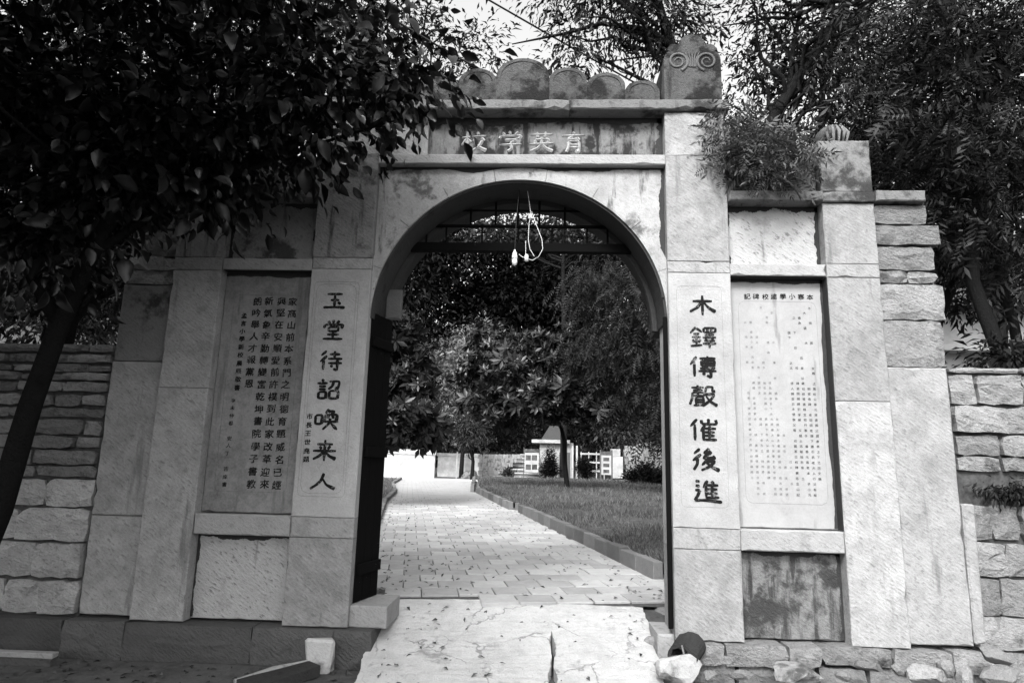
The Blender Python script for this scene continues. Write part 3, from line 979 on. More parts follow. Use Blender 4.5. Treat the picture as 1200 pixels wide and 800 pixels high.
def brush(ch, cx, cz, w, h, y, wid, rg, ridge=0.0, proud=.0022):
    """one brush-written character as strokes that swell and taper"""
    mb = MB()
    for si, st in enumerate(CH[ch].split(';')):
        pts = [tuple(float(a) for a in q.split(',')) for q in st.split()]
        pts = smooth_line(pts)
        L = len(pts)
        d_tot = (pts[-1] - pts[0])
        horiz = abs(d_tot.x) > 1.6 * abs(d_tot.y)
        falling = d_tot.x > 25 and d_tot.y > 20
        rows = []
        for i, p in enumerate(pts):
            t_ = i / (L - 1)
            d = pts[min(i + 1, L - 1)] - pts[max(i - 1, 0)]
            d = Vector((d.x * w, d.y * h)); d.normalize()
            nrm = Vector((-d.y, d.x))
            k = 1.0
            if horiz: k = .78 + .35 * t_ ** 3 + .25 * (1 - t_) ** 5
            elif falling: k = .65 + .75 * t_ ** 1.5
            elif d_tot.x < -12: k = 1.1 - .35 * t_
            else: k = 1.08 - .12 * math.sin(PI * t_)
            if i == 0: k *= .55
            if i == L - 1: k *= .5 if not falling else .25
            k *= rg.uniform(.9, 1.1)
            hw = wid * k * .5
            c = Vector((cx + (p.x / 100 - .5) * w, cz - (p.y / 100 - .5) * h))
            nn = Vector((nrm.x, -nrm.y))
            rows.append((c + nn * hw, c, c - nn * hw))
        # extend the ends a little so they read as brush heads
        yy = y - proud - .00012 * si
        vs = []
        for a, c, b in rows:
            vs += [(a.x, yy + ridge * 1.0, a.y), (c.x, yy - (ridge if ridge else .0006), c.y), (b.x, yy + ridge * 1.0, b.y)]
        fs = []
        for i in range(L - 1):
            for k in (0, 1): fs.append((i * 3 + k, i * 3 + k + 1, i * 3 + k + 4, i * 3 + k + 3))
        mb.add(vs, fs)
    return mb


rg = random.Random(21)
for ch, x, z in zip("玉堂待詔喚来人", (-2.105, -2.095, -2.095, -2.097, -2.092, -2.088, -2.082), (3.10, 2.80, 2.49, 2.20, 1.905, 1.607, 1.312)):
    brush(ch, x, z, .235 if ch != '人' else .25, .205 if ch not in '玉人' else .165, 0.0, .030, rg).build("carved_character", M['ink'], coup_l)
for ch, x, z in zip("木鐸傳聲催後進", (1.58, 1.572, 1.565, 1.562, 1.553, 1.562, 1.572), (3.105, 2.785, 2.495, 2.21, 1.89, 1.607, 1.318)):
    brush(ch, x, z, .25, .205, 0.0, .027 if ch in "鐸聲" else .032, rg).build("carved_character", M['ink'], coup_r)
for ch, x in zip("校学英育", (-.765, -.375, -.04, .30)):
    brush(ch, x, 4.915, .27, .23, .13, .034, rg, ridge=.007, proud=.006).build("carved_character", M['carve'], title)


def textmesh(body, size, line=1.0, off=0.0):
    cu = bpy.data.curves.new("text", 'FONT')
    cu.body = body; cu.size = size; cu.align_x = 'CENTER'; cu.space_line = line; cu.resolution_u = 2
    ob = bpy.data.objects.new("text", cu); C.objects.link(ob)
    bpy.context.view_layer.update()
    me = bpy.data.meshes.new_from_object(ob.evaluated_get(bpy.context.evaluated_depsgraph_get()))
    bpy.data.objects.remove(ob); bpy.data.curves.remove(cu)
    return me


def column(body, x, z0, pitch, size, y, mat, parent, off=0.0, lean=0.0, rg=rnd, name="written_character", single=True):
    """a column of small written characters: one mesh each, or one mesh for a column too fine to pick apart"""
    col = MB()
    for i, ch in enumerate(body):
        if ch == ' ': continue
        me = textmesh(ch, size, 1, off)
        if not len(me.vertices): continue
        a = np.empty(len(me.vertices) * 3); me.vertices.foreach_get('co', a); a = a.reshape(-1, 3)
        a[:, 1] -= (a[:, 1].min() + a[:, 1].max()) / 2
        a[:, 0] -= (a[:, 0].min() + a[:, 0].max()) / 2
        ro = rg.uniform(-.06, .06)
        jx, jz = rg.uniform(-.05, .05) * size, rg.uniform(-.05, .05) * size
        mb = MB() if single else col
        pol = [tuple(p.vertices) for p in me.polygons]
        bw_ = off
        for ci, (ox, oz) in enumerate(((-1, -.6), (1, -.6), (-.5, .8), (.7, .7)) if bw_ > 0 else ((0, 0),)):
            mb.add([(x + lean * i * pitch + q[0] * 1.02 - q[1] * ro + jx + ox * bw_, y - .002 - ci * .0001, z0 - i * pitch + q[1] * .95 + q[0] * (ro + .05) + jz + oz * bw_) for q in a], pol)
        bpy.data.meshes.remove(me)
        if single: mb.build(name, M[mat], parent)
    if not single and col.v: tag(col.build("faint_writing", M[mat], parent), kind='stuff')


rg = random.Random(31)
for body, px in (("家高山前本系門之明德育題威名已經", -2.575), ("典堅在安順愛前許樸到此家改革迎來", -2.70), ("新氣象辛勤轉變富乾坤書院學子書教", -2.828), ("朗吟舉人才報黨恩", -2.955)):
    column(body, px, 3.115, .1235, .094, .12, 'ink', plq_l, .0024, 0, rg)
column("孟言小學新校晨辰敬書", -3.075, 2.96, .083, .062, .12, 'ink', plq_l, .002, 0, rg)
column("辛未仲春 安人丁 吉庠書", -3.10, 2.08, .075, .05, .12, 'ink', plq_l, .001, 0, rg)
column("市長王世堯題", -2.262, 1.93, .083, .062, 0.0, 'ink', coup_l, .002, 0, rg)
xs = 2.66
for i, ch in enumerate("本寨小學建校碑記"):
    column(ch, 2.675 - i * .088, 3.235, .1, .066, .12, 'ink', plq_r, .001, 0, rg)
pool = "本寨小學建校碑記者安順市人民政府教育之地古有書院今為學子捐資修築校舍立石以志其事公元年月日縣長鄉親父老共襄盛舉山水田土大小高明德行文章天下國家"
for i in range(13):
    xx = 2.665 - i * .053
    n_ = 38
    if i in (5, 6): body = ''.join(rg.choice(pool) if k > 24 and rg.random() < .4 else ' ' for k in range(n_))
    else:
        body = ''.join((rg.choice(pool) if (k > 14 and rg.random() < (.92 if (i < 5 or k > 24) else .6)) or rg.random() < .3 else ' ') for k in range(n_ - (1 if i % 3 else 4)))
    column(body, xx, 3.12, .0505, .030 if i < 5 else .027, .12, 'ink' if i < 5 else 'ink_grey', plq_r, .0, 0, rg, single=False)


# incised frames round the writing
def frame(parent, x0, x1, z0, z1, y, c=.06, w=.0022, mat='groove'):
    P = [(x0 + c, z1), (x1 - c, z1), (x1 - c * .3, z1 - c * .3), (x1, z1 - c), (x1, z0 + c), (x1 - c * .3, z0 + c * .3), (x1 - c, z0), (x0 + c, z0), (x0 + c * .3, z0 + c * .3), (x0, z0 + c), (x0, z1 - c), (x0 + c * .3, z1 - c * .3), (x0 + c, z1)]
    MB().tube([(x, y, z) for x, z in P], w * .5, 4).build("incised_frame", M[mat], parent)


frame(coup_l, -2.32, -1.86, 1.17, 3.30, 0, .04); frame(coup_l, -2.295, -1.885, 1.2, 3.275, 0, .07)
frame(coup_r, 1.33, 1.77, 1.17, 3.30, 0, .04, .0018)
frame(plq_l, -3.2, -2.48, 1.19, 3.18, .12, .05); frame(plq_r, 1.965, 2.73, 1.215, 3.185, .12, .06, .0018)

# ------------------------------------------------------------------ hanging lamps and wires
for px, py, Y, lab, big in ((603, 306, .26, "white lamp holder with bulb on the left of two cords under the arch", True),
                            (617, 303, .3, "small white lamp socket on the right of two wires under the arch", False)):
    b = at(px, py, Y)
    t_ = thing("hanging_lamp", lab, "lamp", (b.x, b.y, b.z), "lamps hanging under the arch")
    top = Vector((b.x + (.03 if big else .05), b.y, 4.42))
    r = .028 if big else .02
    hgt = .15 if big else .09
    mb = MB()
    if big:
        mb.lathe([(.002, b.z - .05), (.022, b.z - .04), (.03, b.z - .01), (.026, b.z + .02), (.018, b.z + .03)], b.x, b.y, 10)
        mb.build("bulb", M['white'], t_)
        MB().lathe([(.026, b.z + .025), (.03, b.z + .03), (.03, b.z + .06), (.024, b.z + .075), (.024, b.z + .09), (.012, b.z + .11), (.005, b.z + .13)], b.x, b.y, 10).build("socket", M['white'], t_)
        MB().tube([(b.x, b.y, b.z + .12), (b.x + .006, b.y, b.z + .4), tuple(top)], .006, 5).build("cord", M['black'], t_)
    else:
        mb.lathe([(.002, b.z - .03), (.022, b.z - .028), (.022, b.z + .03), (.014, b.z + .045), (.004, b.z + .05)], b.x, b.y, 10)
        mb.build("socket", M['white'], t_)
        MB().tube([(b.x - .01, b.y, b.z + .04), (b.x - .012, b.y, b.z + .2)], .004, 5).build("wire", M['wire'], t_)
lp = [(622, 250), (620, 262), (619, 280), (621, 292), (626, 300)]
lp2 = [(623, 248), (629, 265), (635, 280), (636, 292), (631, 301), (624, 305), (612, 301), (608, 298)]
t_ = thing("loose_wire", "pale loop of loose electric wire dangling beside the lamp sockets", "wire", tuple(at(622, 250, .3)))
MB().tube([at(*q, .3) for q in lp], .0042, 5).build("strand", M['wire'], t_)
MB().tube([at(*q, .3) for q in lp2], .0042, 5).build("strand", M['wire'], t_)
MB().tube([at(622, 250, .3), at(620, 236, .3), Vector((at(618, 226, .3).x, .3, 4.44))], .0042, 5).build("strand", M['wire'], t_)

# ------------------------------------------------------------------ boundary walls of rough stones


def wall(name, label, xs0, xs1, rows, seed, mats, loc, skip=None):
    t_ = thing(name, label, "wall", loc)
    zt = rows[0]
    MB().cbox(xs0 + .005, xs1 - .005, .12, .55, -.36, zt - .04, .01).build("mortar_core", M['mortar'], t_)
    rg = random.Random(seed)
    for z1, z0 in zip(rows, rows[1:]):
        hgt = z1 - z0
        x = xs0
        while x < xs1 - .02:
            w = rg.uniform(.22, .62) * (1.5 if hgt > .2 and xs0 < 0 else 1.1)
            if xs1 - (x + w) < .2: w = xs1 - x
            if skip and abs(z0 - skip) < .2: x += w; continue
            mt = mats[0] if rg.random() < .65 else mats[1]
            if hgt > .25 and xs0 < 0: mt = 'rubble_pale'
            mb = MB().rough(x + .006, x + w - .008, .05 + rg.uniform(-.03, .03), .3, z0 + .006 + rg.uniform(0, .012), z1 - .005 - rg.uniform(0, .014), min(.015, hgt * .08), min(.014, hgt * .09), rg)
            mb.build("wall_stone", M[mt], t_)
            x += w
    return t_


wall("boundary_wall", "rough coursed stone wall left of the gate behind the leaning dark trunk", -7.6, -4.385,
     [2.63, 2.53, 2.42, 2.33, 2.24, 2.12, 1.98, 1.86, 1.69, 1.56, 1.4, 1.275, .99, .67, .33, 0.0], 8, ('rubble', 'rubble_dark'), (-5.9, .1, 0))
wall("boundary_wall", "rough pale stone wall right of the gate with broken lower courses", 3.925, 7.6,
     [2.56, 2.485, 2.185, 1.91, 1.70, 1.555, 1.27, .93, .62, .28, 0.0, -.3], 15, ('rubble', 'rubble'), (5.7, .1, 0), 1.27)
for a, b in ((3.92, 4.0), ):
    mb = MB().cbox(a - .03, b, .02, .3, .05, 1.27, .015, .01)
    tag(mb.build("edge_stone", M['shaft'], gate))

# ------------------------------------------------------------------ loose rocks and odds and ends


def rock(px, py, z, size, lab, mat='rock', seed=1, Y=None, cut=6, tilt=None):
    d = FW + RT * (px - 600) / FPX - UP * (py - 400) / FPX
    if Y is None and py > 760 and px > 780: Y = -.32
    if Y is None:
        t_ = (z - CAM.z) / d.z; p = CAM + d * t_
    else: p = at(px, py, Y)
    rg = random.Random(seed)
    me = rock_mesh(rg, *size, sub=3 if max(size) > .12 else 2, cut=cut + 5, rough=.12)
    o = link("rock", me, M[mat], None, tuple(p))
    o.rotation_euler = tilt or (0, 0, rg.uniform(-.5, .5))
    return tag(o, lab, "rock", "loose rocks by the gate")


rock(796, 783, -.27, (.22, .16, .14), "large pale broken rock at the right corner of the ramp", 'quarry', seed=3)
rock(935, 790, -.30, (.27, .16, .12), "long pale layered rock under the dark lower panel", seed=5, cut=7)
rock(1088, 790, -.30, (.18, .13, .12), "pale jagged rock lying under the right buttress", seed=8)
rock(1132, 792, -.32, (.11, .09, .09), "small white rock at the foot of the right wall", seed=9)
rock(1108, 782, -.30, (.09, .08, .08), "dark knob of rock between two pale rocks under the buttress", 'rock_dark', seed=10)
rock(1168, 790, -.32, (.2, .12, .10), "dark flat rock at the far right foot of the wall", 'rock_dark', seed=11)
rock(1165, 768, -.22, (.16, .1, .08), "round dark stone tucked against the right wall base", 'rock_dark', seed=12)
rock(768, 738, -.02, (.055, .05, .06), "small white pointed stone beside the right pillar foot", seed=14)
rock(766, 752, -.10, (.10, .09, .06), "grey stone wedged between ramp and right pillar", seed=15)
rock(772, 757, -.12, (.05, .05, .07), "narrow white stone chip standing by the ramp edge", seed=16)
rock(778, 718, .02, (.13, .14, .07), "grey flat block at the ramp top against the right pillar", 'rubble', seed=17)
rock(848, 772, -.26, (.09, .07, .05), "grey stone under the footing right of the hollow log", 'rubble', seed=18)
rock(870, 790, -.32, (.10, .07, .05), "dark earth covered stone left of the long layered rock", 'rock_dark', seed=19)
rock(1020, 780, -.28, (.13, .08, .06), "brownish grey stone between the layered rock and jagged rock", 'rubble_dark', seed=20)
rock(988, 790, -.32, (.07, .06, .06), "dark stone right of the long layered rock", 'rock_dark', seed=22)
rock(1052, 783, -.29, (.07, .06, .06), "grey cobble left of the pale jagged rock", 'rubble', seed=23)
rock(832, 792, -.33, (.08, .06, .05), "small dark stone right of the large pale rock", 'rock_dark', seed=24)
rock(240, 771, -.31, (.05, .035, .02), "tiny white stone chip on the dark ground by the plinth", seed=25)
# squared white block
p = Vector((-1.92, -.16, -.33))
mb = MB().cbox(p.x - .12, p.x + .11, p.y - .09, p.y + .09, p.z - .02, p.z + .275, .022, .024, random.Random(2))
o = mb.build("stone_block", M['rock'])
o.data.materials[0] = M['quarry']
tag(o, "squared pale stone block standing on the ground against the plinth", "stone block")
# leaning hollow log with a white stick
p = at(805, 762, -.16)
q = []
t_ = thing("hollow_log", "dark short hollow log lying by the right pillar foot", "log", (p.x, p.y, p.z))
mb = MB(); n = 18; vs = []; fs = []
rg = random.Random(2)
for y0 in (-.14, .12):
    for rr in (.105, .08):
        for k in range(n):
            a = 2 * PI * k / n; r_ = rr * (1 + rg.uniform(-.10, .10))
            lx = r_ * 1.2 * math.cos(a); vs.append((p.x + lx * .86 + y0 * .5, p.y + y0 * .86 - lx * .5, p.z + r_ * math.sin(a) + y0 * .2))
for k in range(n):
    k2 = (k + 1) % n
    fs += [(k, k2, 2 * n + k2, 2 * n + k), (n + k2, n + k, 3 * n + k, 3 * n + k2), (k2, k, n + k, n + k2), (2 * n + k, 2 * n + k2, 3 * n + k2, 3 * n + k)]
mb.add(vs, fs); mb.build("shell", M['bark2'], t_)
s0 = at(799, 756, -.36); s1 = at(802, 772, -.34)
tag(MB().tube([s0, s0.lerp(s1, .5) + Vector((.004, 0, 0)), s1], [.008, .009, .007], 6).build("stick", M['rock']), "short white stick poking out of the hollow log", "stick")
# timbers on the left
t0, t1 = Vector((-2.35, -.75, -.30)), Vector((-1.95, -.28, -.26))
t_ = thing("timber", "split dark timber with pale bark strip beside the squared block", "timber", tuple(t0))
d = (t1 - t0).normalized(); sdv = Vector((d.y, -d.x, 0))
mb = MB(); A = [t0 - sdv * .13, t0 + sdv * .16, t1 + sdv * .12, t1 - sdv * .1]
mb.add([a + Vector((0, 0, -.05)) for a in A] + [a + Vector((0, 0, .035)) for a in A], [(3, 2, 1, 0), (4, 5, 6, 7), (0, 1, 5, 4), (1, 2, 6, 5), (2, 3, 7, 6), (3, 0, 4, 7)])
mb.build("plank", M['bark2'], t_)
MB().tube([t0 - sdv * .16, t0.lerp(t1, .5) - sdv * .12 + Vector((0, 0, .03)), t1 - sdv * .08 + Vector((0, 0, .03))], [.03, .028, .012], 7).build("bark_strip", M['ledge'], t_)
pa, pb = Vector((-5.6, -.32, -.21)), Vector((-4.25, -.28, -.245))
t_ = thing("metal_rail", "pale metal rail lying along the plinth at the far left", "rail", tuple(pb))
MB().cbox(pa.x, pb.x, pa.y - .04, pa.y + .04, -.26, -.215, .006, .004).build("flange", M['ledge'], t_)
MB().cbox(pa.x + .02, pb.x - .02, pa.y - .025, pa.y + .06, -.33, -.263, .004).build("web", M['plinth'], t_)

# ------------------------------------------------------------------ far end of the path


def P(px, py, Y): return at(px, py, Y)


def fbox(px0, px1, py0, py1, Y, depth, mb=None, c=.01):
    a, b = at(px0, py1, Y), at(px1, py0, Y)
    mb = mb or MB()
    return mb.cbox(a.x, b.x, Y, Y + depth, a.z, b.z, c)


t_ = thing("courtyard_wall", "low white rendered wall at the left end of the path", "wall", tuple(at(480, 559, 36.2)))
fbox(430, 510, 531, 561, 36.2, .25).build("wall_face", M['whitewash'], t_)
fbox(430, 511, 527, 531, 36.15, .35).build("coping", M['whitewash'], t_)
t_ = thing("retaining_wall", "low grey coursed stone wall left of the far steps", "wall", tuple(at(585, 561, 38)))
for i in range(6):
    z1, z0 = 533 + i * 4.7, 533 + (i + 1) * 4.7
    x = 560 + (i % 2) * 1.5
    while x < 611 - i * 5.6:
        w = random.Random(i * 99 + int(x)).uniform(3.5, 7)
        fbox(x, min(x + w - .35, 612 - i * 5.6), z0 - .15 - .6, z1 - .6, 38 + random.Random(int(x * 7)).uniform(-.03, .03), .3, None, .02).build("wall_stone", M['rock'], t_)
        x += w
t_ = thing("gable_shed", "dim grey shed wall behind the white post", "shed", tuple(at(548, 560, 41)))
fbox(512, 562, 534, 561, 41, .3).build("wall_face", M['grey'], t_)
fbox(512, 562, 531.5, 534, 40.95, .4).build("coping", M['grey'], t_)
o = fbox(533.8, 536.6, 529, 562, 36.5, .12).build("post", M['whitewash'])
tag(o, "thin white post beside the low grey stone wall", "post")
# gravel heap
me = rock_mesh(random.Random(6), .55, .5, .5, 3, .5, 3)
o = link("gravel_heap", me, M['rock'], None, tuple(at(551, 560, 37)))
tag(o, "small pale heap of gravel in front of the grey wall", "gravel heap")
# stair
t_ = thing("stone_steps", "broad worn stone steps climbing right at the path end", "steps", tuple(at(600, 562, 37.5)))
for i in range(7):
    z1 = at(590, 562 - 4.4 * (i + 1), 37.6 + i * .3).z
    a = at(578 + i * 5.2, 560, 37.6 + i * .3).x
    b = at(632, 560, 37.6 + i * .3).x
    st_ = MB().cbox(a + .03, b - .03, 37.66 + i * .3, 37.95 + i * .3, .35, z1 - .075, .01, .01).build("step", M['rubble_dark'], t_)
    MB().cbox(a, b, 37.6 + i * .3, 37.98 + i * .3, z1 - .073, z1, .012, .01).build("tread", M['concrete'], st_)
# notice boards
for px0, px1, y0, y1, Y, lab, n in ((613, 633, 524, 563, 36.6, "white notice board with four dark pictures beside the steps", 4), (703, 718, 527, 560, 36.8, "narrow white notice board right of the round shrub", 3)):
    c0 = at((px0 + px1) / 2, y1, Y)
    t_ = thing("notice_board", lab, "notice board", (c0.x, c0.y, c0.z - .1), "notice boards by the lawn")
    for px in (px0 + .8, px1 - .8):
        fbox(px - .8, px + .8, y0, y1 + 2, Y, .1).build("post", M['wood'], t_)
    fbox(px0 + 1.5, px1 - 1.5, y0 + 2, y0 + 6, Y + .01, .08).build("header", M['print'], t_)
    pn = fbox(px0 + 1.5, px1 - 1.5, y0 + 6, y0 + 29, Y + .03, .04).build("panel", M['whitewash'], t_)
    w = px1 - px0 - 6
    if n == 4:
        for a, b in ((0, 9), (1, 9), (0, 20), (1, 20)):
            fbox(px0 + 3 + a * w * .52, px0 + 3 + a * w * .52 + w * .44, y0 + b, y0 + b + 6, Y + .018, .01, None, .002).build("picture", M['print'], pn)
    else:
        for b in (9, 16, 23):
            fbox(px0 + 4, px1 - 4, y0 + b, y0 + b + 4, Y + .018, .01, None, .002).build("picture", M['print'], pn)
# hut
t_ = thing("garden_hut", "small white hut with a peaked thatched roof behind the conifer", "hut", tuple(at(650, 560, 40)))
fbox(632, 672, 519, 562, 40, 2.2).build("wall", M['grey'], t_)
fbox(623, 668, 515.5, 518.5, 39.6, 3.0).build("eave", M['grey'], t_)
fbox(655, 668, 530, 562, 39.97, .06).build("door", M['wood'], t_)
a, b, top = at(634, 515, 39.8), at(664, 515, 39.8), at(649, 499, 41)
MB().add([], []) if False else None
mb = MB(); mb.add([(a.x, 39.8, a.z), (b.x, 39.8, a.z), (b.x, 42.2, a.z), (a.x, 42.2, a.z), (top.x - .3, 41, top.z), (top.x + .3, 41, top.z)], [(0, 1, 5, 4), (1, 2, 5), (2, 3, 4, 5), (3, 0, 4), (3, 2, 1, 0)])
mb.build("roof", M['roof'], t_)
for px, lab in ((671, "left white gate post right of the thin tree trunk"), (676, "right white gate post beside the round shrub")):
    tag(fbox(px - 1.2, px + 1.2, 522, 562, 37.2, .13).build("post", M['whitewash']), lab, "post")
t_ = thing("railing", "grey railing behind the round shrub", "railing", tuple(at(692, 560, 39)))
for y in (531, 541, 551): fbox(680, 709, y, y + 1.4, 39, .06, None, .003).build("rail", M['grey'], t_)
for px in (681, 690, 699, 708): fbox(px - .6, px + .6, 529, 562, 39.02, .08, None, .003).build("upright", M['grey'], t_)
t_ = thing("white_cabinet", "pale boxy cabinet between notice board and retaining wall", "cabinet", tuple(at(723, 555, 39)))
fbox(717, 730, 535, 560, 39, .6).build("body", M['whitewash'], t_)
fbox(716, 727, 526, 534.3, 39.2, .5).build("upper_box", M['grey'], t_)
tag(fbox(778, 782.5, 534, 553, 34, .1).build("marker_post", M['whitewash']), "short white marker post in front of the dark stone wall", "post")
t_ = thing("retaining_wall", "uneven dark stone retaining wall behind the bushes on the right", "wall", tuple(at(760, 556, 40)))
rg = random.Random(77)
for i in range(10):
    y1 = 518 + i * 4.3
    x = 731 + rg.uniform(0, 3)
    while x < 830:
        w = rg.uniform(4, 9)
        if not (i == 0 and rg.random() < .4):
            fbox(x, x + w - .4, y1 + 4.0, y1 + rg.uniform(0, .5), 40 + rg.uniform(-.08, .08), .5, None, .03).build("wall_stone", M['rubble'] if x < 750 or rg.random() < .3 else M['rubble_dark'], t_)
        x += w

# house glimpsed beyond the terrace at the right
t_ = thing("house", "pale plastered house glimpsed through the trees above the right wall", "house", (13, 14, 2.5))
MB().cbox(10.2, 17, 14, 20, 2.2, 6.6, .02).build("wall", M['whitewash'], t_)
mb = MB(); mb.add([(9.6, 13.2, 6.55), (17.6, 13.2, 6.55), (17.6, 20.8, 6.55), (9.6, 20.8, 6.55), (9.6, 17, 8.2), (17.6, 17, 8.2)], [(0, 1, 5, 4), (2, 3, 4, 5), (0, 4, 3), (1, 2, 5), (3, 2, 1, 0)])
mb.build("roof", M['roof'], t_)
MB().cbox(10.0, 17.2, 13.4, 13.98, 5.2, 5.38, .01).build("balcony", M['whitewash'], t_)
for x in (11.2, 13.0, 14.8):
    f = MB().cbox(x, x + 1.0, 13.96, 14.02, 3.4, 4.8, .01).build("window", M['grey'], t_)
    MB().cbox(x + .06, x + .94, 13.94, 13.958, 3.46, 4.74, .004).build("pane", M['glass'], f)

# overhead cables
for a, b, lab in (((565, -8, 3.0), (742, 92, 4.5), "upper black cable slanting down across the sky above the crest"), ((505, 45, 2.2), (577, 84, 2.6), "lower black cable behind the left end of the crest")):
    A, B = at(*a), at(*b)
    A = A + (A - B) * .8; B = B + (B - A) * .6
    pts = [A.lerp(B, i / 10) - Vector((0, 0, .25 * math.sin(PI * i / 10) * .3)) for i in range(11)]
    tag(MB().tube(pts, .016, 5).build("cable", M['black']), lab, "cable", "cables over the gate")

# ------------------------------------------------------------------ foliage


def unit(a): return a / np.maximum(1e-9, np.linalg.norm(a, axis=-1, keepdims=True))


# leaf templates: x across, y along, z up
def T_single(w=.42, fold=.12, droop=.12):
    V = np.array([(0, 0, 0), (-w * .5, .42, fold), (w * .5, .42, fold), (0, .45, 0), (0, 1, -droop)])
    F = np.array([(0, 3, 1), (0, 2, 3), (1, 3, 4), (3, 2, 4)])
    return V, F


def T_big(w=.55, rg=np.random.default_rng(1)):
    rows = []
    for i, (y, k) in enumerate(((0, .05), (.18, .62), (.42, 1), (.68, .8), (.88, .38), (1.0, .03))):
        zc = -.28 * y * y
        rows += [(-w * .5 * k, y, zc + .12 * k + .03 * (i % 2)), (0, y, zc), (w * .5 * k, y, zc + .12 * k - .02 * (i % 2))]
    F = []
    for i in range(5):
        for k in (0, 1):
            a, b, c, d = i * 3 + k, i * 3 + k + 1, i * 3 + k + 4, i * 3 + k + 3
            F += [(a, b, c), (a, c, d)]
    return np.array(rows), np.array(F)


def T_pinnate(n=6, w=.085, l=.34, droop=.35):
    V = []; F = []
    for i in range(n):
        t = .15 + .85 * i / (n - 1)
        y = t; z = -droop * t * t
        k = 1 - .45 * abs(t - .5)
        for s in (-1, 1):
            d = np.array([s * .82, .5, -.28]) * l * k
            side = np.array([-.4 * s, .8, .15]) * w
            b = np.array([0, y, z]); n0 = len(V)
            V += [b, b + d * .45 + side * .5, b + d, b + d * .45 - side * .5]
            F += [(n0, n0 + 1, n0 + 2), (n0, n0 + 2, n0 + 3)]
    n0 = len(V); V += [(0, 1, -droop), (-w * .5, 1.14, -droop * 1.2), (0, 1.32, -droop * 1.5), (w * .5, 1.14, -droop * 1.2)]
    F += [(n0, n0 + 1, n0 + 2), (n0, n0 + 2, n0 + 3)]
    return np.array(V, float), np.array(F)


def T_whorl(n=8, w=.36):
    V = []; F = []
    rg = np.random.default_rng(2)
    for i in range(n):
        a = 2 * PI * i / n + rg.uniform(-.2, .2); el = rg.uniform(.05, .7)
        d = np.array([math.cos(a) * math.cos(el), math.sin(a) * math.cos(el), math.sin(el)])
        s = np.array([-math.sin(a), math.cos(a), 0]); u = np.cross(d, -s)
        L = rg.uniform(.8, 1.1); n0 = len(V)
        V += [d * .05, d * L * .5 + s * w * .5 * L + u * .05, d * L * .5, d * L * .5 - s * w * .5 * L + u * .05, d * L + np.array([0, 0, -.08])]
        F += [(n0, n0 + 2, n0 + 1), (n0, n0 + 3, n0 + 2), (n0 + 1, n0 + 2, n0 + 4), (n0 + 2, n0 + 3, n0 + 4)]
    V = np.array(V); V = V[:, [0, 2, 1]] * np.array([1, 1, -1])   # axis of the whorl along +y
    return V, np.array(F)


TS, TB, TP, TW = T_single(), T_big(), T_pinnate(), T_whorl()
TN = T_single(.3, .08, .2)


def scatter(tpl, pos, axis_, nrm, size):
    """copies of a template at pos, its y along axis_, its z near nrm"""
    y = unit(axis_); x = unit(np.cross(y, nrm)); z = np.cross(x, y)
    V, F = tpl
    R = np.stack([x, y, z], 1)                                    # n,3(axes),3
    out = np.einsum('vk,nkc->nvc', V, R) * size[:, None, None] + pos[:, None, :]
    n = len(pos)
    Fo = (F[None] + (np.arange(n) * len(V))[:, None, None]).reshape(-1, 3)
    return out.reshape(-1, 3), Fo


def clumps(rg, ells, n, shell=.55):
    """clump centres inside ellipsoids (cx,cy,cz,rx,ry,rz), denser towards the outside"""
    vol = np.array([e[3] * e[4] * e[5] for e in ells]); vol = vol ** .75; vol /= vol.sum()
    idx = rg.choice(len(ells), n, p=vol)
    E = np.array(ells)[idx]
    d = unit(rg.normal(size=(n, 3)))
    r = (shell + (1 - shell) * rg.random(n))[:, None]
    return E[:, :3] + d * r * E[:, 3:], E[:, :3]


def foliage(rg, ells, n, per, spread, tpl, size, droop=.3, up=.8, shell=.45):
    c, ctr = clumps(rg, ells, n, shell)
    k = rg.poisson(per, n).clip(2)
    P_ = np.repeat(c, k, 0); O = np.repeat(ctr, k, 0)
    sp_ = np.repeat(spread * rg.uniform(.55, 1.35, n), k)[:, None]
    off = rg.normal(size=P_.shape) * sp_ * np.array([1, 1, .6])
    pos = P_ + off
    out = unit(unit(pos - O) * .5 + unit(off) * .8 + rg.normal(size=P_.shape) * .5)
    out[:, 2] -= droop
    nr = rg.normal(size=P_.shape) * .55; nr[:, 2] += up
    s = size * np.clip(rg.lognormal(-.12, .36, len(P_)), .38, 1.75)
    V, F = scatter(tpl, pos, out, nr, s)
    return V, F, c


def wavy(a, b, rg, k=5, amp=.08):
    a, b = Vector(a), Vector(b); L = (b - a).length
    pts = [a.lerp(b, i / k) for i in range(k + 1)]
    for p in pts[1:-1]: p += Vector((rg.uniform(-1, 1), rg.uniform(-1, 1), rg.uniform(-1, 1))) * L * amp
    return pts


